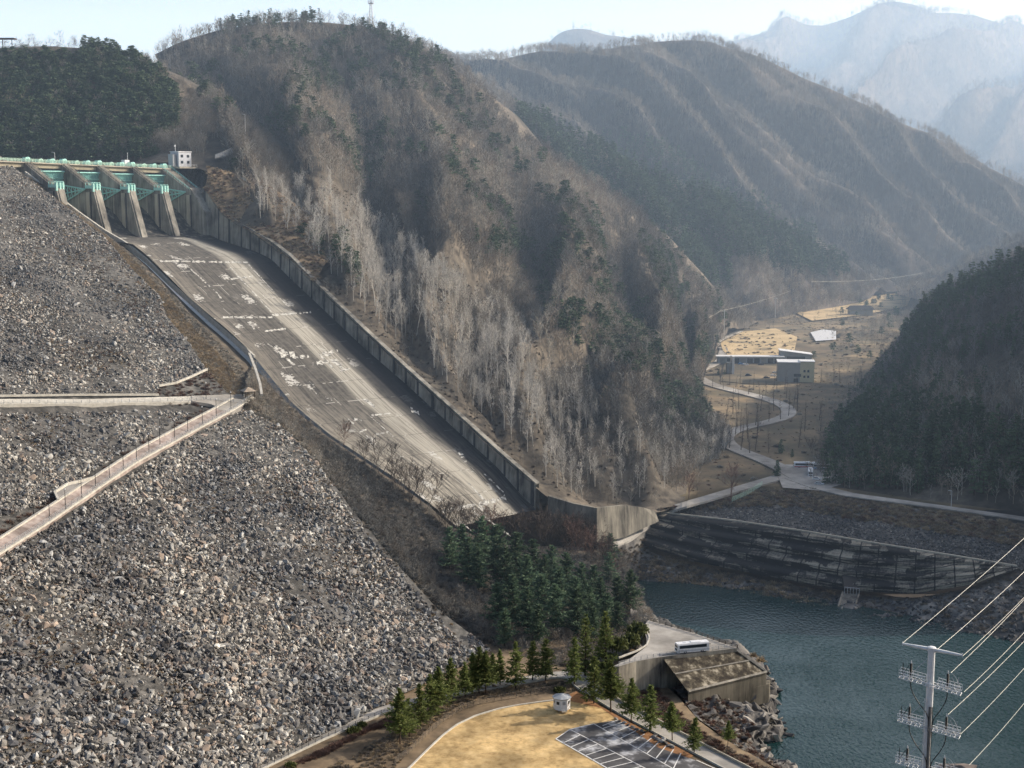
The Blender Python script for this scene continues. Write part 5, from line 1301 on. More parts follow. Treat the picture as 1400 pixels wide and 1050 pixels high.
# ================================================================ roads, paths, small things
def ribbon(name, L_, R_, mat, th=.25, n=60, label=None, cat=None, kind='structure'):
    A = smooth_line(resample(L_, n), 1); B = smooth_line(resample(R_, n), 1)
    mb = MB()
    V = list(A) + list(B) + [a - (0, 0, th) for a in A] + [b - (0, 0, th) for b in B]
    F = []
    for i in range(n - 1):
        F += [(i, n + i, n + i + 1, i + 1), (i, i + 1, 2 * n + i + 1, 2 * n + i), (n + i + 1, n + i, 3 * n + i, 3 * n + i + 1)]
    mb.add(V, F); o = mb.build(name, mat); tag(o, label, cat, kind=kind); return o, A, B
def offs(A, B, f): return A + (B - A) * f
def kerbline(name, A, w, h, mat, label=None, cat=None, kind=None, parent=None):
    mb = MB()
    for i in range(len(A) - 1):
        a, c = A[i], A[i + 1]; d = c - a; nn = np.array((-d[1], d[0], 0)); nn = nn / (np.linalg.norm(nn) + 1e-9) * w / 2
        mb.hexa([a - nn - (0, 0, .3), c - nn - (0, 0, .3), c + nn - (0, 0, .3), a + nn - (0, 0, .3)], [a - nn + (0, 0, h), c - nn + (0, 0, h), c + nn + (0, 0, h), a + nn + (0, 0, h)])
    o = mb.build(name, mat); tag(o, label, cat, kind=kind)
    if parent is not None: o.parent = parent
    return o
def railing(name, A, h, step, mat, label, cat, r=.06, rails=3, group=None):
    root = empty(name, A[0]); tag(root, label, cat, group)
    L0 = np.r_[0, np.cumsum(np.linalg.norm(np.diff(A, axis=0), axis=1))]
    n = max(2, int(L0[-1] / step)); q = np.stack([np.interp(np.linspace(0, L0[-1], n + 1), L0, A[:, k]) for k in range(3)], 1)
    mb = MB()
    for k in range(rails): mb.tube([p + (0, 0, h * (k + 1) / rails) for p in q], r * .8, 4)
    o = mb.build('rails', mat, root); o.location = -root.location
    mb = MB()
    for p in q[:90]: mb.box((p[0], p[1], p[2] + h / 2), (r * 2.2, r * 2.2, h))
    o = mb.build('post_row', mat, root); o.location = -root.location; o['kind'] = 'stuff'
    return root
# ramp and berm path on the dam
ramp_l = [PF(x, y, 1.4) for x, y in ((-70, 806), (0, 763), (67, 720), (130, 676), (187, 637), (260, 597), (323, 563), (345, 549))]
ramp_u = [PF(x, y, 1.4) for x, y in ((-70, 782), (0, 742), (80, 690), (130, 657), (187, 620), (250, 586), (297, 561), (318, 549))]
o, A, B = ribbon('ramp_path', ramp_l, ramp_u, M['paver'], 2.2)
rampA, rampB = A, B
ra = empty('kerb', A[0]); 
for nm, line in (('edge_kerb', A), ('edge_kerb', B)):
    k_ = kerbline(nm, line, .9, .35, M['kerb']); k_.parent = ra; k_.location = -ra.location
tag(ra, 'pale concrete kerbs on both edges of the red paved ramp', 'kerb')
ber_l = [PF(x, y, 1.2) for x, y in ((-70, 558), (0, 557), (120, 556), (220, 554), (290, 552), (330, 556))]
ber_u = [PF(x, y, 1.2) for x, y in ((-70, 550), (0, 550), (120, 550), (220, 547), (290, 545), (335, 543))]
o, A2, B2 = ribbon('berm_path', ber_l, ber_u, M['kerb'], 1.6)
o, _, _ = ribbon('path_junction', [PF(x, y, 1.45) for x, y in ((262, 553), (292, 558), (300, 566), (318, 568), (330, 562))], [PF(x, y, 1.45) for x, y in ((262, 546), (290, 545), (310, 544), (330, 545), (345, 548))], M['road'], 1.2, n=20)
o, _, _ = ribbon('lookout_pad', [PF(x, y, 1.5) for x, y in ((79, 690), (90, 684), (124, 664))], [PF(x, y, 1.5) for x, y in ((75, 680), (92, 669), (126, 661))], M['road_dark'], 1.5, n=12)
kerbline('pad_kerb', np.array([PF(x, y, 1.6) for x, y in ((80, 691), (75, 680), (92, 669), (114, 664), (128, 660))]), .7, .6, M['kerb'], 'low white kerb around the small lookout pad of the ramp', 'kerb')
kerbline('edging', np.array([PF(x, y, .9) for x, y in ((217, 531), (240, 527), (262, 518), (283, 508))]), .8, .5, M['kerb'], 'curved white edging between boulders and red brushwood', 'edging')
kerbline('edging', np.array([PF(x, y, .9) for x, y in ((-60, 545), (0, 545), (100, 543.5), (217, 543))]), .6, .5, M['kerb'], 'long straight pale edging along the upper side of the berm path', 'edging')
kerbline('edging', np.array([PF(341, 492, 2.5), PF(350, 515, 2.5), PF(356, 535, 2.5), PF(358, 548, 2.3)]), 1.0, .6, M['kerb'], 'curved pale edging behind the pavilion at the end of the kerb wall', 'edging')
railing('railing', rampA + (0, 0, .3), 1.3, 3.2, M['grey'], 'grey metal railing on the downhill edge of the red ramp', 'railing')
railing('railing', A2 + (0, 0, .2), 1.2, 3.2, M['grey'], 'thin metal railing along the level berm path', 'railing')
def lamp_proto(name, H, mat, label, group):
    t = empty(name, (0, 0, -400)); tag(t, label, 'lamp', group)
    MB().tube([(0, 0, 0), (0, 0, H)], [.13, .08], 6).tube([(0, 0, 0), (0, 0, .5)], .2, 6).build('pole', mat, t)
    MB().tube([(0, 0, H), (0, 0, H + .12), (0, 0, H + .5), (0, 0, H + .6)], [.12, .26, .2, .05], 8).build('lamp_head', M['offwhite'], t)
    return t
lp = lamp_proto('path_lamp', 6.2, M['black'], 'slim dark lamp post standing on the kerb of the red ramp', 'lamp posts along the ramp')
for px, py in ((68, 714), (90, 703), (112, 687), (131, 671), (150, 660), (169, 648), (187, 634), (204, 624), (219, 614), (239, 604), (257, 595), (277, 585), (296, 574), (316, 564)):
    put(lp, PF(px, py, 1.6), 0)
for px, py, lab in ((46, 708, 'dark lamp post among the boulders at the lower end of the ramp'), (219, 600, 'dark lamp post on the uphill side of the ramp'), (166, 628, 'dark lamp post uphill of the middle of the ramp'), (282, 550, 'dark lamp post at the fork of the two paths')):
    put(lp, PF(px, py, 1.3), 0, label=lab)
# pavilion at the junction
pvp = PF(340, 549, 1.4); pv_ = empty('pavilion', pvp, .5); tag(pv_, 'small dark open pavilion with a hipped roof where the dam paths meet', 'pavilion')
for sx in (-1, 1):
    for sy in (-1, 1): MB().box((sx * 1.9, sy * 1.9, 1.5), (.22, .22, 3)).build('post', M['bark_dark'], pv_)
mb = MB(); r0 = [(-2.7, -2.7, 3), (2.7, -2.7, 3), (2.7, 2.7, 3), (-2.7, 2.7, 3)]; r1 = [(-.25, -.25, 4.5), (.25, -.25, 4.5), (.25, .25, 4.5), (-.25, .25, 4.5)]; mb.hexa(r0, r1); mb.build('roof', M['bark_brown'], pv_)
MB().box((0, 0, .12), (4.6, 4.6, .3)).build('base', M['conc_light'], pv_); MB().box((0, 1.4, .75), (3.4, .5, .12)).box((-1.4, 1.4, .45), (.15, .45, .6)).box((1.4, 1.4, .45), (.15, .45, .6)).build('bench', M['bark_brown'], pv_)

# lower road
R1 = [(280, 1095), (355, 1053), (440, 1012), (530, 973), (600, 956), (660, 944), (720, 933), (760, 926), (790, 928)]
R2 = [(270, 1084), (340, 1043), (430, 1003), (520, 966), (592, 948), (655, 936), (715, 925), (765, 917), (800, 920)]
o, LA_, LB_ = ribbon('lower_road', [PZ(x, y, ZG + .3) for x, y in R1], [PZ(x, y, ZG + .3) for x, y in R2], M['road'], .6)
lk = kerbline('kerb', LA_, .35, .25, M['kerb'], 'pale kerb on the lawn side of the lower road', 'kerb')
railing('railing', LA_[:40] + (0, 0, .3), 1.0, 2.6, M['black'], 'low dark post rail beside the lower road at the foot of the dam', 'railing')
R3 = [(772, 926), (790, 941), (824, 962), (860, 983), (900, 1004), (950, 1030), (1000, 1056), (1060, 1090)]
R4 = [(800, 918), (815, 938), (846, 958), (885, 978), (925, 1000), (975, 1026), (1030, 1054), (1095, 1088)]
o, RA_, RB_ = ribbon('access_road', [PZ(x, y, ZG + .34) for x, y in R3], [PZ(x, y, ZG + .34) for x, y in R4], M['road'], .6)
kerbline('kerb', RA_, .3, .25, M['kerb'], 'pale kerb between access road and car park strip', 'kerb')
kerbline('kerb', RB_, .35, .7, M['conc_light'], 'low parapet on the shore side of the access road', 'kerb')
# lawn and car park
lawn = [(545, 1062), (560, 1050), (585, 1025), (605, 1006), (625, 991), (650, 979), (680, 970), (705, 965), (740, 960), (765, 957), (800, 957), (822, 968), (845, 984), (812, 989.5), (779, 997), (760, 1010), (830, 1050), (850, 1062)]
M['lawn'] = nmat('winter_lawn', [(.36, .25, .12), (.60, .43, .21), (.70, .53, .29)], .55, 1, .4, scale2=.09, dist=.15, detail=10, tone=(.16, (.84, .82, .78), (1.05, 1.04, 1.02)))
o = mkobj('lawn', newmesh('lawn', [PZ(x, y, ZG + .12) for x, y in lawn], [tuple(reversed(range(len(lawn))))], M['lawn'])); tag(o, kind='structure')
M['needles_ground'] = nmat('fallen_needles', [(.22, .11, .05), (.38, .20, .10)], .6, 1, .3, dist=.1)
strip = [(765, 955), (788, 945), (822, 966), (860, 987), (905, 1010), (948, 1033), (940, 1038), (900, 1030), (868, 1000), (845, 984), (822, 968)]
o = mkobj('planting_strip', newmesh('planting_strip', [PZ(x, y, ZG + .16) for x, y in strip], [tuple(reversed(range(len(strip))))], M['needles_ground'])); tag(o, kind='structure')
lk_ = [(545, 1062), (560, 1050), (585, 1025), (605, 1006), (625, 991), (650, 979), (680, 970), (705, 965), (740, 960), (765, 957)]
kerbline('kerb', resample([PZ(x, y, ZG + .1) for x, y in lk_], 40), .55, .3, M['kerb'], 'curved white kerb around the yellow lawn', 'kerb')
M['carpark'] = nmat('car_park_asphalt', [(.055, .055, .06), (.11, .11, .115), (.55, .56, .58)], .16, .9, .1, pos=[.3, .52, .66], stretch=(1, 1, 1), detail=9)
cp = [(760, 1010), (779, 997), (812, 989.5), (845, 984), (868, 1000), (900, 1022), (950, 1039), (990, 1060), (1010, 1075), (870, 1075)]
o = mkobj('car_park', newmesh('car_park', [PZ(x, y, ZG + .20) for x, y in cp], [tuple(reversed(range(len(cp))))], M['carpark'])); tag(o, kind='structure')
mb = MB()
def stripe(x0, y0, x1, y1, w=.16):
    a, c = PZ(x0, y0, ZG + .215), PZ(x1, y1, ZG + .215); d = c - a; nn = np.array((-d[1], d[0], 0)); nn = nn / np.linalg.norm(nn) * w
    mb.add([a - nn, c - nn, c + nn, a + nn], [(0, 1, 2, 3)])
def lerp2(a, b_, f): return (a[0] + (b_[0] - a[0]) * f, a[1] + (b_[1] - a[1]) * f)
A0, A1 = (760, 1010), (865, 1070); B0, B1 = (779, 997), (905, 1062)
stripe(*A0, *A1, .22); stripe(*B0, *B1); stripe(*A0, *B0)
for i in range(1, 11): f = i / 10.5; stripe(*lerp2(A0, A1, f), *lerp2(B0, B1, f + .02))
C0, C1 = (812, 989.5), (940, 1062); D0, D1 = (845, 984), (950, 1040)
stripe(*C0, *C1); stripe(*C0, *B0, .2); stripe(824, 992, 845, 984)
for i in range(0, 9): f = .09 + i / 9.5 * .9; stripe(*lerp2(C0, C1, f), *lerp2(D0, D1, f - .03))
stripe(952, 1039, 990, 1056)
o = mb.build('bay_marking', M['line']); tag(o, kind='structure')
# row of stones
for i, (px, py, s) in enumerate(((842, 982, .6), (848, 985, .5), (853, 988, .7), (859, 991, .6), (865, 994, .8), (871, 997, .75), (877, 999, .8), (882, 1001, .6), (894, 1007, .9), (899, 1010, .8), (904, 1013, 1.0), (910, 1016, .9), (915, 1019, .9), (920, 1021, .7), (908, 1010, .8), (897, 1005, .7))):
    o = mkobj('boulder', rocks[(0, 5, 2, 3)[i % 4]], None, PZ(px, py, ZG + .4)); o.scale = (s * 1.3, s * 1.1, s); o.rotation_euler = (.2, .3, i * 1.3)
    tag(o, 'landscape boulder in the stone row between car park and conifers', 'boulder', 'stones edging the car park')
# small booth
bl = empty('booth', PZ(768, 971, ZG + .15), .25); tag(bl, 'small white octagonal booth with a shallow roof on stilts at the lawn corner', 'booth')
mb = MB()
ring = lambda r, z: [(r * math.cos(R(22.5 + 45 * k)), r * math.sin(R(22.5 + 45 * k)), z) for k in range(8)]
def loop8(mb, r0, z0, r1, z1): V = ring(r0, z0) + ring(r1, z1); mb.add(V, [(k, (k + 1) % 8, 8 + (k + 1) % 8, 8 + k) for k in range(8)] + [tuple(reversed(range(8))), tuple(range(8, 16))])
loop8(mb, 2.5, .7, 2.5, 4.0); mb.build('wall', M['white'], bl)
mb = MB(); loop8(mb, 2.85, 4.0, 2.85, 4.25); loop8(mb, 2.7, 4.25, .2, 5.0); mb.build('roof', M['grey'], bl)
for k in range(4): MB().tube([(1.7 * math.cos(k * 1.57 + .78), 1.7 * math.sin(k * 1.57 + .78), 0), (1.7 * math.cos(k * 1.57 + .78), 1.7 * math.sin(k * 1.57 + .78), .75)], .16, 6).build('leg', M['grey'], bl)
for a in (-135, -90, -45, 0, 180):
    a_ = R(a); MB().box((2.33 * math.cos(a_), 2.33 * math.sin(a_), 2.9), (.08, .9, .9), a_).build('window' if a != -90 else 'door', M['glass'] if a != -90 else M['grey'], bl)
MB().box((0, -2.45, .5), (1.4, .9, .3)).build('step', M['conc_light'], bl)
# fence by the lawn
def fence(name, line, h, label, mat):
    A = resample([PZ(x, y, ZG + .1) for x, y in line], 44)
    return railing(name, A, h, 2.4, mat, label, 'fence', r=.05, rails=4)
fence('fence', ((540, 1045), (560, 1030), (585, 1005), (605, 988), (630, 972), (660, 962), (700, 955), (740, 948), (765, 944)), 1.8, 'brown mesh fence curving between conifer row and lawn', M['bark_brown'])
railing('fence', np.array([PV(x, y) for x, y in ((1001, 686), (1015, 680), (1030, 672), (1042, 664))]), 2.2, 2, M['rail_green'], 'light green mesh fence at the valley road end', 'fence', rails=6)
# hedge bushes by the lower road
for px, py, s, lab in ((495, 992, 1.5, 'low rounded green bush with a flat top beside the lower road'), (484, 1001, 2.1, 'flat topped small pine bush on the roadside'), (397, 1048, 1.6, 'yellow green round bush at the bottom edge of the photo'), (765, 945, 1.9, 'dark green hedge bush behind the white booth'), (745, 920, 2.4, 'dark shaded hedge under the pines')):
    if not used.get('bush'): used['bush'] = newmesh('bush', *(lambda q: (q[0], q[1]))((lambda V: (V, np.arange(len(V)).reshape(-1, 4)))(np.array([v.co[:] for v in shrub('tmp', 500, 1, 1500, 'shrub_green', w=.07, leafy=True).vertices]))), M['shrub_green'])
    o = mkobj('bush', used['bush'], None, PZ(px, py, ZG + .1)); o.scale = (s, s, s * .9); tag(o, lab, 'bush')
rb_, _ = sample(np.array([[PZ(x, y, ZG) for x, y in r] for r in (((350, 1070), (440, 1035), (505, 998), (560, 985)), ((330, 1085), (400, 1046), (470, 1012), (530, 982)))]), 500, np.random.default_rng(71))
scatter('hedge_scrub', rb_, shr_red, NR.uniform(.6, 1.3, 500), 'clipped reddish hedge along the lower road', 'hedge', seed=72)
tb = np.array([[PZ(x, y, ZG) for x, y in r] for r in (((540, 1050), (590, 990), (660, 955), (740, 945), (790, 945)), ((430, 1060), (560, 990), (650, 940), (740, 935), (780, 930)))])
tp_, _ = sample(tb, 900, np.random.default_rng(73)); scatter('verge_scrub', tp_, shr_tan + shr_brown, NR.uniform(.4, 1.1, 900), 'dry scrub on the verge below the conifer row', 'scrub', seed=74)
sb = np.array([[PZ(x, y, ZG) for x, y in r] for r in (((870, 900), (905, 950), (950, 995), (1000, 1025), (1070, 1062)), ((860, 955), (890, 975), (930, 998), (985, 1026), (1050, 1060)))])
tp_, _ = sample(sb, 700, np.random.default_rng(75)); scatter('roadside_scrub', tp_, shr_red + shr_brown, NR.uniform(.5, 1.5, 700), 'reddish brush between access road and shore', 'scrub', seed=76)

# ---------------------------------------------------------------- bus platform
ZP = -142.0
plat = [(838, 911), (862, 900), (884, 884), (884, 872), (879, 858), (886, 848), (900, 852), (950, 866), (1008, 886), (960, 892), (905, 898), (870, 904), (846, 911)]
o = mkobj('hairpin_road', newmesh('hairpin_road', [PZ(x, y, ZP) for x, y in plat], [tuple(range(len(plat)))], M['road'])); tag(o, kind='structure')
me = o.data
plw = [PZ(x, y, ZP) for x, y in plat]
mb = MB()
for i in range(len(plw)):
    a, c = plw[i], plw[(i + 1) % len(plw)]; mb.add([a - (0, 0, .02), c - (0, 0, .02), c - (0, 0, 14), a - (0, 0, 14)], [(0, 1, 2, 3)])
o = mb.build('platform_wall', M['conc_wall']); tag(o, 'tall concrete retaining wall carrying the hairpin road', 'wall')
gr = resample([PZ(x, y, ZP) for x, y in ((886, 848), (900, 852), (950, 866), (1008, 886))], 30)
railing('guardrail', gr + (0, 0, .05), 1.0, 2.5, M['bark_brown'], 'brown guardrail along the pool side of the hairpin', 'guardrail', r=.14, rails=2)
gr2 = resample([PZ(x, y, ZP) for x, y in ((846, 910), (870, 903), (905, 897), (960, 891), (1008, 885))], 40)
railing('railing', gr2 + (0, -.2, .05), 1.2, 2.2, M['grey'], 'thin grey railing on the wall in front of the bus', 'railing', r=.05)
kerbline('kerb', resample([PZ(x, y, ZP + .02) for x, y in ((846, 899), (870, 890), (884, 882), (888, 872), (884, 862))], 20), .4, .2, M['kerb'], 'curved kerb on the inner side of the hairpin', 'kerb')
bank = resample([PZ(x, y, ZP + .5) for x, y in ((840, 897), (866, 887), (881, 878), (880, 862))], 20)
# sloping panelled terrace right of the bus
t0, t1, b1, b0 = PZ(905, 898, ZP - .4), PZ(1004, 887, ZP - .4), PZ(1048, 919, -149), PZ(941, 946, -149)
nu, nv = 30, 12
G = np.array([[(t0 * (1 - u) + t1 * u) * (1 - v) + (b0 * (1 - u) + b1 * u) * v for u in np.linspace(0, 1, nu)] for v in np.linspace(0, 1, nv)])
M['terrace'] = nmat('mossy_concrete', [(.035, .03, .025), (.11, .095, .07), (.42, .38, .30)], .45, .95, .3, pos=[.40, .54, .68], detail=9)
te = mkobj('terrace', newmesh('terrace', G.reshape(-1, 3), grid_faces(nv, nu), M['terrace'])); tag(te, 'mossy sloping concrete terrace below the parked white bus', 'terrace')
mb = MB()
dn = np.array((0, 0, -10.))
for a, c in ((b0, b1), (b1, b1 + (t1 - b1) * 1)):
    mb.add([a, c, c + dn, a + dn], [(0, 1, 2, 3)])
o = mb.build('terrace_wall', M['conc_mossy_shade'], te)
mb = MB()
for a, c in ((b0, b1), (b1, t1), (t0, t1)):
    mb.tube([a + (0, 0, .1), c + (0, 0, .1)], .45, 4)
mb.tube([(t0 + b0) / 2 + (0, 0, .05), (t1 + b1) / 2 + (0, 0, .05)], .3, 4)
mb.build('terrace_coping', M['conc'], te)
o2 = PZ(966, 956, -153); o3 = PZ(1052, 935, -153)
mb = MB(); mb.hexa([o2 - (0, 0, 6), o3 - (0, 0, 6), o3 + (1, 4, -6), o2 + (1, 4, -6)], [o2, o3, o3 + (1, 4, 0), o2 + (1, 4, 0)]); mb.build('lower_step', M['conc_mossy_shade'], te)
# dark cut rock left of the terrace
terrain('cut_rock', [[PZ(x, y, ZG - 1) for x, y in ((872, 935), (895, 950), (925, 965), (962, 965))], [P(868, 915, 412), P(885, 920, 416), P(915, 930, 418), P(945, 948, 415)], [PZ(880, 902, ZP - .6), PZ(890, 900, ZP - .6), PZ(902, 899, ZP - .6), PZ(910, 899, ZP - 1)]], 40, 20, M['rock'], A=1.6, L=3, seed=20, smooth=0, wedge=.1)
brush('cut_rock', 320, shr_brown, 'bare brush clinging to the dark rock beside the terrace', smin=.5, smax=1.4, seed=77, name='rock_scrub')
for px, py, s, lab in ((1040, 905, 2.4, 'leafless tan bush at the water side corner of the terrace'), (1030, 898, 1.9, 'smaller leafless bush beside the terrace corner')):
    o = mkobj('bush', shr_tan[0], None, PZ(px, py, -148)); o.scale = (s, s, s * 1.3); tag(o, lab, 'bush')
# hedge at the hairpin
for px, py, s, lab in ((872, 868, 3.6, 'dense olive hedge at the tip of the hairpin'), (862, 880, 3.0, 'olive shrub on the bank above the hairpin road'), (846, 886, 3.0, 'brownish shrub next to the tall spruce')):
    o = mkobj('bush', used['bush'], None, PZ(px, py, ZP - 1)); o.scale = (s, s, s * 1.3); tag(o, lab, 'bush')

# ---------------------------------------------------------------- vehicles
def wheel(parent, x, y, r, w):
    o = MB().tube([(x, y - w / 2, r), (x, y + w / 2, r)], r, 14).build('wheel', M['black'], parent)
    MB().tube([(x, y - w / 2 - .02, r), (x, y + w / 2 + .02, r)], r * .5, 10).build('rim', M['grey'], o)
M['bus_white'] = flat('bus_white_paint', (.80, .81, .83), .3); M['bus_grey'] = flat('bus_silver_paint', (.55, .58, .63), .3)
def rbox(mb, x0, x1, w, z0, z1, c=.18, m=0, wt=None):
    """vehicle hull: chamfered cross-section extruded along x"""
    wt = wt or w
    prof = [(-w / 2, z0), (w / 2, z0), (w / 2, z1 - c * 2), (wt / 2 - c, z1), (-wt / 2 + c, z1), (-w / 2, z1 - c * 2)]
    V = [(x0, a, b_) for a, b_ in prof] + [(x1, a, b_) for a, b_ in prof]; n = 6
    mb.add(V, [tuple(reversed(range(n))), tuple(range(n, 2 * n))] + [(i, (i + 1) % n, (i + 1) % n + n, i + n) for i in range(n)], m)
def coach(name, loc, rz, label, L_=11.5, group=None, stripe_m=None, cat='bus'):
    t = empty(name, loc, rz); tag(t, label, cat, group); h = L_ / 2
    mb = MB(); rbox(mb, -h + .05, h - .12, 2.5, .42, 3.2, .2); rbox(mb, -h, h, 2.52, .35, 1.5, .05); mb.build('body', M['bus_white'], t)
    if stripe_m: MB().box((0, 0, .95), (L_ - .3, 2.56, .5)).build('stripe', stripe_m, t)
    for sy in (-1, 1):
        MB().box((-.1, sy * 1.262, 2.15), (L_ - 1.6, .03, .95)).build('side_window', M['glass'], t)
    MB().box((h - .10, 0, 2.0), (.1, 2.2, 1.4)).build('windscreen', M['glass'], t); MB().box((-h + .03, 0, 2.3), (.06, 2.0, .75)).build('rear_window', M['glass'], t)
    MB().box((-h - .01, 0, 1.25), (.06, 1.7, .5)).build('engine_grille', M['black'], t)
    MB().box((1.0, 0, 3.28), (3.0, 1.7, .18)).build('roof_unit', M['bus_white'], t); MB().box((-2.6, 0, 3.23), (.8, .8, .08)).build('roof_hatch', M['bus_grey'], t)
    for sy in (-1, 1):
        MB().box((h + .0, sy * .95, .75), (.06, .35, .22)).build('headlight', M['white'], t)
        MB().box((h + .12, sy * 1.38, 2.6), (.15, .12, .5)).build('mirror', M['black'], t)
    for x in (-h + 2.6, h - 2.4):
        for sy in (-1, 1): wheel(t, x, sy * 1.12, .5, .3)
    return t
bp_ = PZ(946, 891, ZP); coach('bus', bp_, R(15), 'white coach with dark windows parked at the railing of the hairpin road', 10.6, stripe_m=M['bus_grey'])
M['red'] = flat('red_paint', (.45, .04, .04), .4); M['blue'] = flat('blue_paint', (.06, .22, .5), .4)
coach('coach', PV(1100, 640), R(-4), 'red striped coach at the left of the parked group by the valley road', 11, stripe_m=M['red'])
coach('coach', PV(1108, 650), R(78), 'white roofed coach seen end on between the other two coaches', 11, stripe_m=M['bus_grey'])
coach('coach', PV(1126, 642), R(-8), 'blue coach at the right of the parked group under the trees', 11, stripe_m=M['blue'])
def car(loc, rz, paint, label, group=None, van=False):
    t = empty('parked_car', loc, rz); tag(t, label, 'car', group)
    mb = MB(); rbox(mb, -2.2, 2.2, 1.8, .3, 1.0 if not van else 1.2, .1)
    z0 = .95 if not van else 1.1; z1 = 1.5 if not van else 2.0
    mb.hexa([(-2.0, -.8, z0), (1.2, -.8, z0), (1.2, .8, z0), (-2.0, .8, z0)], [(-1.4, -.68, z1), (.5, -.68, z1), (.5, .68, z1), (-1.4, .68, z1)]); mb.build('body', paint, t)
    mb = MB(); mb.hexa([(-1.9, -.815, z0 + .04), (1.15, -.815, z0 + .04), (1.15, .815, z0 + .04), (-1.9, .815, z0 + .04)], [(-1.42, -.71, z1 - .07), (.55, -.71, z1 - .07), (.55, .71, z1 - .07), (-1.42, .71, z1 - .07)]); mb.build('window', M['glass'], t)
    for x in (-1.35, 1.35):
        for sy in (-1, 1): wheel(t, x, sy * .82, .32, .2)
M['car_silver'] = flat('silver_paint', (.5, .52, .54), .3); M['car_dark'] = flat('dark_paint', (.04, .045, .06), .3)
for px, py, a, pm, lab, van in ((960, 505, 10, 'car_dark', 'dark car parked at the left edge of the valley car park', 0), (964, 501, 12, 'car_silver', 'silver car behind the dark one at the left of the valley car park', 0),
    (1019, 500, 5, 'white', 'white car parked in front of the long low shed', 0), (1013, 499, 6, 'blue', 'blue car left of the white car at the long shed', 0), (1048, 518, 0, 'car_dark', 'dark car parked left of the concrete building', 0), (1057, 515, 10, 'white', 'white car touching the corner of the concrete building', 0),
    (1060, 511, 10, 'car_silver', 'silver car behind the white one by the concrete building', 0), (1023, 515, 0, 'car_dark', 'dark van alone in the middle of the valley car park', 1), (1040, 500, 0, 'car_dark', 'dark car at the right end of the long shed', 0), (1120, 664, -20, 'car_silver', 'silver car parked in front of the coaches', 0), (1117, 657, -25, 'white', 'white car half hidden between coach and silver car', 0), (996, 503, 80, 'white', 'white car beside the tall sign wall', 0), (996, 510, 80, 'car_silver', 'silver car nearest the road by the tall sign wall', 0)):
    car(PV(px, py, .3), R(a), M[pm], lab, van=bool(van))

# ---------------------------------------------------------------- valley road and buildings
def vroad(name, c, w):
    q = smooth_line(resample([PV(x, y, .75) for x, y in c], 70), 4)
    d = np.gradient(q, axis=0); nn = np.stack([-d[:, 1], d[:, 0], 0 * d[:, 0]], 1); nn /= np.linalg.norm(nn, axis=1, keepdims=True)
    w = np.interp(np.linspace(0, 1, 70), np.linspace(0, 1, len(w)), w)[:, None]
    return ribbon(name, q - nn * w / 2, q + nn * w / 2, M['kerb'] if 0 else M['road'], .5, 70)
# use wide lanes: the terrain is foreshortened
vroad('winding_road', [(938, 500), (947, 512), (960, 522), (985, 531), (1020, 539), (1055, 548), (1078, 558), (1080, 570), (1050, 579), (1005, 588), (988, 598), (1000, 614), (1035, 626), (1062, 638), (1085, 650), (1110, 664)], [11, 11, 10, 9.5, 9, 9, 9, 10, 11])
vroad('back_road', [(950, 510), (985, 495), (990, 478), (978, 468), (990, 462), (1012, 453)], [8, 7, 7, 6])
vroad('shore_road', [(1085, 655), (1120, 668), (1160, 678), (1250, 690), (1330, 701), (1400, 711), (1500, 727)], [10, 7, 6, 6])
def slabpoly(name, pts, mat, dz=.2):
    o = mkobj(name, newmesh(name, [PV(x, y, dz) for x, y in pts], [tuple(reversed(range(len(pts))))], mat)); tag(o, kind='structure')
slabpoly('coach_park', [(1070, 668), (1060, 645), (1075, 636), (1140, 640), (1150, 664), (1120, 672)], M['road'], .5)
slabpoly('valley_car_park', [(985, 522), (990, 498), (1075, 496), (1075, 526), (1030, 526)], M['valley'], .6)
M['gold'] = nmat('golden_grass', [(.20, .16, .10), (.46, .35, .19), (.56, .43, .25)], .045, 1, .2, pos=[.36, .46, .6], detail=6)
slabpoly('golden_meadow', [(985, 470), (1015, 455), (1060, 450), (1090, 462), (1085, 487), (1060, 492), (1020, 493), (1000, 492), (988, 480)], M['gold'], .9)
slabpoly('golden_field', [(1110, 410), (1180, 400), (1250, 398), (1240, 420), (1180, 432), (1110, 440), (1080, 425)], M['gold'], 1.2)
slabpoly('pond_ice', [(1108, 456), (1125, 452), (1143, 454), (1143, 466), (1115, 468)], M['bus_white'], 1.2)
ribbon('access_track', [P(800, 741.5, 551) + (0, 0, .5), P(838, 749, 556) + (0, 0, .5), P(862, 740, 572) + (0, 0, .6), P(885, 723, 588) + (0, 0, .6), P(908, 704, 600) + (0, 0, .6), PV(935, 695, .7), PV(975, 684, .6), PV(1020, 670, .6), PV(1065, 658, .6)], [P(800, 733, 551) + (0, 0, .5), P(836, 738, 559) + (0, 0, .5), P(858, 727, 575) + (0, 0, .6), P(880, 713, 591) + (0, 0, .6), P(905, 697, 604) + (0, 0, .6), PV(938, 687, .7), PV(975, 676, .6), PV(1018, 663, .6), PV(1062, 650, .6)], M['road'], 1.0, 50)
M['facade'] = nmat('grey_facade', [(.28, .28, .27), (.36, .36, .34)], .3, .9, coord='obj'); M['cream'] = flat('cream_facade', (.62, .56, .36), .8)
b1p = PV(1082, 523, .2); sc1 = b1p[1] / F_PX
hb = empty('concrete_building', b1p, R(-8)); tag(hb, 'two storey grey and cream concrete building with flat white roof in the valley', 'building')
w = 30 * sc1; h_ = 27 * sc1
mb = MB().box((-2, 8, h_ / 2), (w, 16, h_)); mb.build('wall', M['facade'], hb); MB().box((w / 2 + 3, 6, h_ / 2 + .4), (10, 11, h_ + .6)).build('side_wing', M['cream'], hb)
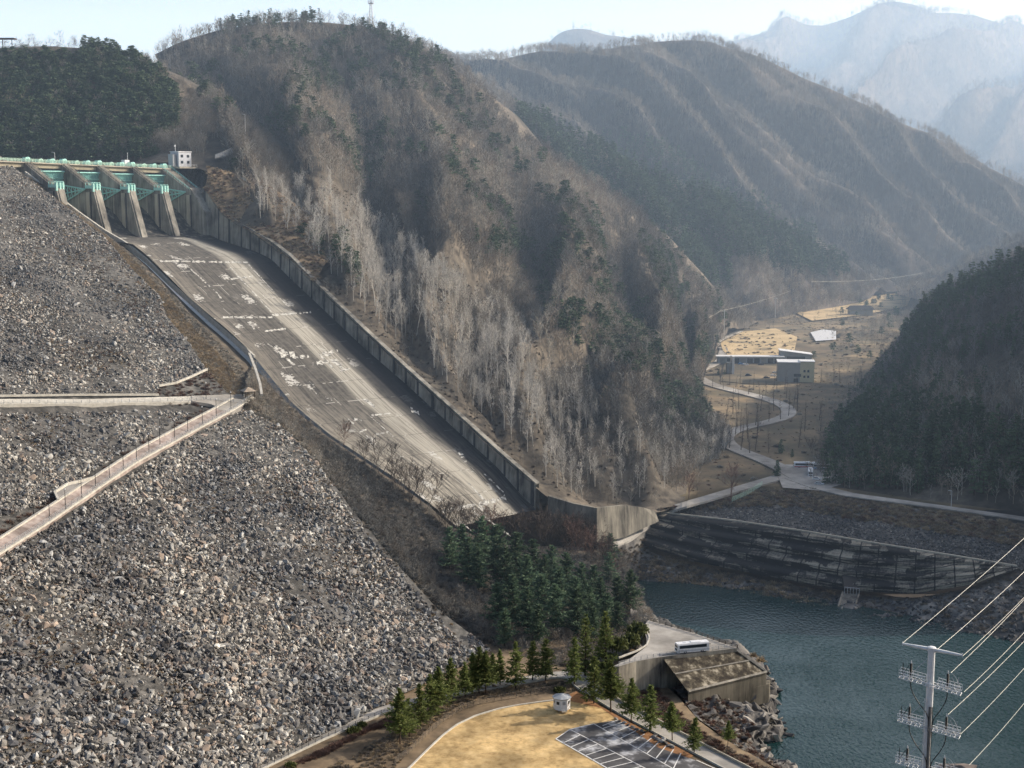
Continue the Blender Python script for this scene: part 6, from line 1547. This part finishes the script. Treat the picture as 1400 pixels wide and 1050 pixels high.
MB().box((-2, 8, h_ + .3), (w + .8, 16.8, .5)).box((w / 2 + 3, 6, h_ + 1), (10.6, 11.6, .4)).build('roof', M['white'], hb)
MB().box((4, -.05, 5), (5, .2, 2)).build('window', M['glass'], hb); MB().box((3, -.05, 1.4), (3, .2, 2.6)).build('door', M['glass'], hb)
for k in range(4): MB().box((w / 2 + 1.2 + 2.6 * (k % 2), .4, 4 + 4 * (k // 2)), (1.4, .2, 1.6)).build('window', M['glass'], hb)
b2p = PV(1088, 497, .2); b2 = empty('hall_building', b2p, R(-5)); tag(b2, 'grey hall with a sloping white roof behind the concrete building', 'building')
mb = MB(); mb.hexa([(-12, 0, 0), (12, 0, 0), (12, 12, 0), (-12, 12, 0)], [(-12, 0, 9.5), (12, 0, 6.5), (12, 12, 6.5), (-12, 12, 9.5)]); mb.build('wall', M['facade'], b2)
mb = MB(); mb.hexa([(-12.6, -.6, 9.6), (12.6, -.6, 6.5), (12.6, 12.6, 6.5), (-12.6, 12.6, 9.6)], [(-12.6, -.6, 10.1), (12.6, -.6, 7), (12.6, 12.6, 7), (-12.6, 12.6, 10.1)]); mb.build('roof', M['white'], b2); MB().box((0, -.05, 4), (14, .2, 2.4)).build('window', M['glass'], b2)
sh = empty('long_shed', PV(1026, 498, .2), R(-3)); tag(sh, 'long low open shed with white roof edge and dark bays behind the parked cars', 'shed')
MB().box((0, 5, 2.6), (50, 7, 5.2)).build('wall', M['grey'], sh); MB().box((0, 4.5, 5.5), (52, 9, .7)).build('roof', M['white'], sh)
for k in range(9): MB().box((-21 + 5.2 * k, 1.3, 2.4), (4.2, .3, 3.6)).build('bay_door', M['glass'] if k % 3 else M['facade'], sh)
sw = empty('sign_wall', PV(1001, 511, .2), R(0)); tag(sw, 'tall thin white sign wall standing beside the valley road', 'sign')
MB().box((0, 0, 6.5), (1.6, 9, 13)).build('panel', M['white'], sw); MB().box((-2.5, 1, 4), (3.4, 7, 8)).build('annex', M['facade'], sw)
ph = empty('park_house', PV(1176, 431, .2)); tag(ph, 'small dark roofed house under pines in the upper valley', 'house')
MB().box((0, 0, 3), (24, 10, 6)).build('wall', M['facade'], ph); mb = MB(); mb.hexa([(-14, -7, 6), (14, -7, 6), (14, 7, 6), (-14, 7, 6)], [(-11, -.5, 10), (11, -.5, 10), (11, .5, 10), (-11, .5, 10)]); mb.build('roof', M['black'], ph)
# gatehouse at the end of the bridge
gh = empty('gatehouse', LW(99, -22, 12.6), math.atan2(.8, .6)); tag(gh, 'small grey two storey gatehouse with four windows at the end of the spillway bridge', 'building')
MB().box((0, 0, 4.6), (9, 7, 8.2)).build('wall', M['bus_grey'], gh); MB().box((0, 0, 8.85), (9.6, 7.6, .4)).build('roof', M['white'], gh); MB().box((0, -1, .0), (13, 11, 1.0)).build('base', M['conc_light'], gh)
for x in (-2.2, 2.2):
    for z in (3, 6.4): MB().box((x, -3.52, z), (1.7, .1, 1.5)).build('window', M['glass'], gh)
for z in (3, 6.4): MB().box((-4.52, 0, z), (.1, 1.6, 1.5)).build('window', M['glass'], gh)
MB().box((-6.4, 0, 4), (2, 4, 7)).build('annex', M['grey'], gh)
mb = MB().tube([(-3, 1, 9), (-3, 1, 13)], .12, 5); mb.sphere((-3.2, 1, 12), .5, 6, 4); mb.build('antenna', M['white'], gh)
mb = MB()
for k in range(7): mb.box((-6 + 2 * k, -6.3, 1.1), (.12, .12, 1.3))
mb.box((0, -6.3, 1.7), (12.4, .12, .12)).box((0, -6.3, 1.2), (12.4, .1, .1)); mb.build('railing', M['offwhite'], gh)
# road on the spur behind the gatehouse
def on_spur(px, py, dz=.5):
    q = place_on('spur_hill', px, py); return P(px, py, q[1] - 6) + (0, 0, dz)
ribbon('spur_road', [on_spur(*q) for q in ((294, 217), (305, 215), (320, 210), (336, 205))], [on_spur(*q) for q in ((294, 212.5), (306, 208), (320, 201), (318, 196))], M['road'], .6, 24)
ribbon('spur_path', [on_spur(*q) for q in ((298, 233), (318, 240), (336, 247), (356, 250))], [on_spur(*q) for q in ((298, 231.4), (318, 238.6), (336, 245.4), (356, 248.5))], M['kerb'], .6, 24)
# masts and lamps on the hills
def mast(px, py, D, H, label, cat='mast', lattice=True):
    b_ = P(px, py, D); t = empty('radio_mast' if lattice else 'lamp_post', b_); tag(t, label, cat)
    if lattice:
        mb = MB()
        for sx, sy in ((-1, -1), (1, -1), (1, 1), (-1, 1)): mb.tube([(sx * 1.6, sy * 1.6, -4), (sx * .5, sy * .5, H)], .22, 4)
        for k in range(10):
            z0 = H * k / 10; z1 = H * (k + 1) / 10; r0 = 1.6 - 1.1 * z0 / H; r1 = 1.6 - 1.1 * z1 / H
            mb.tube([(-r0, -r0, z0), (r1, -r1, z1)], .14, 3); mb.tube([(r0, -r0, z0), (r1, r1, z1)], .14, 3); mb.tube([(r0, r0, z0), (-r1, r1, z1)], .14, 3)
        mb.build('tower', M['offwhite'], t)
        for z in (H * .72, H * .86, H * .97):
            MB().box((0, 0, z), (4.4, 4.4, .3)).box((2.1, 0, z + 1.2), (.4, 3, 2.2)).box((-2.1, 0, z + 1.2), (.4, 3, 2.2)).build('antenna_platform', M['offwhite'], t)
    else:
        MB().tube([(0, 0, 0), (0, 0, H)], [.16, .1], 5).build('pole', M['offwhite'], t); MB().tube([(0, 0, H), (-1.6, 0, H + .2)], .12, 4).build('lamp_arm', M['offwhite'], t)
mast(507.5, 34, 1163, 24, 'white lattice radio mast on top of the round hill')
mast(336, 200, 838, 19, 'tall pole beside the spur road', 'pole', False)
lb = LW(21, -28.5, 14); t = mast(*[float(v) for v in proj(lb)], lb[1], 5.5, 'thin street lamp on the left half of the spillway bridge', 'lamp', False)
lb = PV(1303, 692); mast(1300.5, 692, lb[1], 7, 'white lamp post beside the shore road', 'lamp', False)
# viewing deck on the shaded hill
vd = empty('viewing_deck', P(4, 66, 905)); tag(vd, 'dark viewing shelter with a flat roof on the top of the shaded hill', 'shelter')
MB().box((0, 0, 6), (17, 6, .7)).build('roof', M['bark_dark'], vd)
for x in (-6, 0, 6): MB().box((x, 0, 3), (.4, .4, 6)).build('post', M['bark_dark'], vd)
MB().box((14, 0, .6), (44, .2, .2)).box((14, 0, 1.2), (44, .2, .2)).build('railing', M['bark_dark'], vd)

# ---------------------------------------------------------------- power pylon and its lines
DP = 232.0
def PY(px, py, d=0): return P(px, py, DP + d)
top = PY(1274, 886); px_m = DP / F_PX
pyl = empty('power_pylon', (top[0], top[1], -160)); tag(pyl, 'white tubular cable pylon with railed platforms at the lower right', 'pylon')
def padd(name, mb, mat, parent=None, kind=None):
    o = mkobj(name, newmesh(name, mb.v, mb.f, mat)); root = parent or pyl; o.parent = root
    if parent is None: o.location = -Vector(pyl.location)
    return o
mb = MB(); bx, by = top[0], top[1]
mb.tube([(bx - .3, by, -160), (bx, by, top[2] - .6)], [1.0, .62], 12); mb.tube([(bx, by, top[2] - .6), (bx, by, top[2] + .15), (bx, by, top[2] + .3)], [.74, .74, .35], 12)
padd('pole', mb, M['white'])
# arm direction from the photo: left end higher
def arm(pl, pr, z_off, name, r=.16):
    mb = MB(); mb.tube([pl, (top[0], top[1], (pl[2] + pr[2]) / 2 - .0), pr], [r * .7, r * 1.5, r * .7], 6)
    for p in (pl, pr): mb.tube([p - np.array((0, 0, .3)), p + np.array((0, 0, .35))], .08, 5)
    return padd(name, mb, M['white'])
gl, grr = PY(1234, 880, 3), PY(1316, 896, -3)
arm(gl, grr, 0, 'earth_wire_arm', .26)
lev = [((1230, 925), (1314, 949), 0), ((1228, 984), (1312, 1008), 1), ((1225, 1041), (1309, 1064), 2)]
ins_tips = []
for (lx, ly), (rx, ry), k in lev:
    a, c = PY(lx, ly, 2.5), PY(rx, ry, -2.5); d = (c - a); Ld = np.linalg.norm(d); d /= Ld; s_ = np.array((-d[1], d[0], 0)) ; s_ /= np.linalg.norm(s_)
    mb = MB(); w = .8
    for sgn in (-1, 1):
        o_ = s_ * w * sgn
        for z in (0, .45): mb.tube([a + o_ + (0, 0, z), c + o_ + (0, 0, z)], .08, 4)
        n = 14
        for i in range(n):
            p, q = a + d * Ld * i / n + o_, a + d * Ld * (i + 1) / n + o_; z0, z1 = (0, .45) if i % 2 else (.45, 0); mb.tube([p + (0, 0, z0), q + (0, 0, z1)], .05, 3)
    for i in range(15):
        p = a + d * Ld * i / 14; mb.tube([p - s_ * w, p + s_ * w], .05, 3)
    pf_ = padd('platform', mb, M['white'])
    for (f0, f1) in ((0.0, .42), (.62, 1.0)):
        mb = MB()
        for sgn in (-1, 1):
            for zz in (1.0, 1.5): mb.tube([a + d * Ld * f0 + s_ * w * sgn + (0, 0, zz), a + d * Ld * f1 + s_ * w * sgn + (0, 0, zz)], .05, 3)
            m_ = 6
            for i in range(m_ + 1):
                p = a + d * Ld * (f0 + (f1 - f0) * i / m_) + s_ * w * sgn; mb.tube([p + (0, 0, .45), p + (0, 0, 1.5)], .05, 3)
        p0, p1 = a + d * Ld * f0 + (0, 0, .5), a + d * Ld * f1 + (0, 0, 1.5); mb.tube([p0 - s_ * w, p1 - s_ * w], .04, 3); padd('guard_rail', mb, M['white'])
    for f in (.18, .78):
        p = a + d * Ld * f; mb = MB(); H = 2.6; pts_ = []; rs = []
        for i in range(15): pts_ += [p + (0, 0, .5 + H * i / 15), p + (0, 0, .5 + H * (i + .5) / 15)]; rs += [.26, .15]
        mb.tube(pts_, rs, 8); ins = padd('cable_terminal', mb, M['black'])
        mb = MB(); mb.tube([p + (0, 0, .5 + H), p + (0, 0, 1.0 + H)], [.14, .05], 6); mb.tube([p + (0, 0, .35), p + (0, 0, .6)], .3, 8); padd('terminal_cap', mb, M['offwhite'])
        # dark power cable dropping into the pole
        q = np.array((top[0] + (-.35 if f < .5 else .35), top[1] - 1.0, p[2] - 5.6)); q2 = q + np.array((0, 0, -3.0))
        pts_ = [p + (0, 0, .2), p + (0, -.1, -1.6), p * .62 + q * .38 + (0, 0, -1.5 + (p[2] - q[2]) * .0), q, q2]
        ctrl = resample(pts_, 24); ctrl = smooth_line(ctrl, 6)
        mb = MB(); mb.tube(list(ctrl), .085, 6); padd('power_cable', mb, M['black'])
        ins_tips.append(p + np.array((0, 0, .8 + H)))
    for f in (.05, .95):
        p = a + d * Ld * f; mb = MB(); mb.tube([p + (0, 0, .4), p + (0, 0, 2.8)], [.1, .06], 5); mb.tube([p + (0, 0, .6), a + d * Ld * (.15 if f < .5 else .84) + (0, 0, 2.6)], .06, 4); padd('arrester', mb, M['black'] if f < .5 else M['grey'])
    tp0 = ins_tips[-1]; e_ = c + np.array((0, 0, .6)); mb = MB(); mid = (tp0 + e_) / 2 + np.array((0, 0, 1.1)); mb.tube(list(smooth_line(resample([tp0, mid, e_], 12), 3)), .035, 4); padd('jumper', mb, M['offwhite'])
# ladder and cable riser on the pole
mb = MB()
for sx in (-.75, -1.25): mb.tube([(bx + sx, by - .9, -160), (bx + sx * .9, by - .7, top[2] - 9)], .045, 4)
for k in range(90): z = -159 + .7 * k; 
for k in range(70):
    z = top[2] - 9 - .75 * k; mb.tube([(bx - .75, by - .85, z), (bx - 1.25, by - .85, z)], .03, 3)
padd('ladder', mb, M['offwhite'])
mb = MB()
for sx in (-.3, -.1, .12, .3): mb.tube([(bx + sx, by - 1.0, -160), (bx + sx, by - .95, top[2] - 10.5)], .07, 5)
padd('riser_cables', mb, M['black'])
def wire(a, b_, sag, label, r=.038):
    pts_ = [a + (b_ - a) * t_ - np.array((0, 0, 4 * sag * t_ * (1 - t_))) for t_ in np.linspace(0, 1, 30)]
    o = MB().tube(pts_, r, 5).build('overhead_wire', M['wire']); tag(o, label, 'power line', 'overhead wires running from the pylon to the right')
M['wire'] = flat('aluminium_wire', (.72, .70, .60), .35, metal=0)
WR = [((1234, 879), (1400, 731)), ((1281, 888), (1400, 777)), ((1316, 897), (1400, 812)), ((1318, 946), (1400, 860)), ((1300, 920), (1400, 815)), ((1296, 977), (1400, 872)), ((1313, 1004), (1400, 909)), ((1325, 1046), (1400, 957))]
labs = ['topmost overhead wire from the left tip of the pylon head', 'second overhead wire from the middle of the pylon head', 'overhead wire leaving the right tip of the pylon head', 'overhead wire leaving the right end of the upper platform', 'overhead wire leaving the upper right cable terminal', 'overhead wire leaving the middle right cable terminal', 'overhead wire leaving the right end of the middle platform', 'lowest overhead wire reaching the bottom platform']
for (a, b_), lab in zip(WR, labs):
    p0 = PY(*a, -1); x2 = b_[0] + (b_[0] - a[0]) * .6; y2 = b_[1] + (b_[1] - a[1]) * .6
    p1 = P(x2, y2, DP + 60); wire(p0, p1, .8, lab)
for (x0, y0), (x1, y1), lab in (((1246, 921), (1272, 897), 'short stay from the upper left terminal to the pole'), ((1243, 979), (1268, 954), 'short stay from the middle left terminal to the pole'), ((1240, 1034), (1266, 1010), 'short stay from the lower left terminal to the pole')):
    mb = MB(); mb.tube([PY(x0, y0, 1), PY(x1, y1, 0)], .05, 4); padd('stay', mb, M['offwhite'])
# outcrop on the far side of the pylon
mkr = rock_mesh('outcrop', 900, 'stone_d')
o = mkobj('outcrop', mkr, None, PZ(1312, 1052, -163)); o.scale = (6, 4, 3.4); tag(o, 'brown rock outcrop rising from the water behind the pylon', 'rock')
# valley power line
for x0, y0, x1, y1, lab in ((900, 455, 985, 425, 'thin distribution wire crossing the foot of the round hill'), (985, 425, 1110, 385, 'middle stretch of the thin distribution wire'), (1110, 385, 1262, 373, 'far stretch of the thin distribution wire in the upper valley')):
    a, b_ = P(x0, y0, 900 if x0 < 950 else 1150), P(x1, y1, 1150 if x0 < 950 else 1600)
    pts_ = [a + (b_ - a) * t_ - np.array((0, 0, 12 * t_ * (1 - t_))) for t_ in np.linspace(0, 1, 16)]
    o = MB().tube(pts_, .07, 4).build('distribution_wire', M['wire']); tag(o, lab, 'power line')
for px, py, D, lab in ((921, 475, 880, 'white utility pole at the foot of the round hill'), (990, 452, 1120, 'utility pole beside the upper valley road'), (1060, 430, 1350, 'distant utility pole in the upper valley')):
    t = empty('utility_pole', P(px, py, D)); tag(t, lab, 'pole'); MB().tube([(0, 0, -3), (0, 0, 17)], .3, 5).build('pole', M['offwhite'], t); MB().box((0, 0, 16), (4, .3, .3)).build('crossarm', M['offwhite'], t)
for p in S.objects:
    if p.location.z == -400 and p.parent is None and p.type == 'EMPTY':   # unused prototype
        for c in list(p.children): bpy.data.objects.remove(c)
        bpy.data.objects.remove(p)
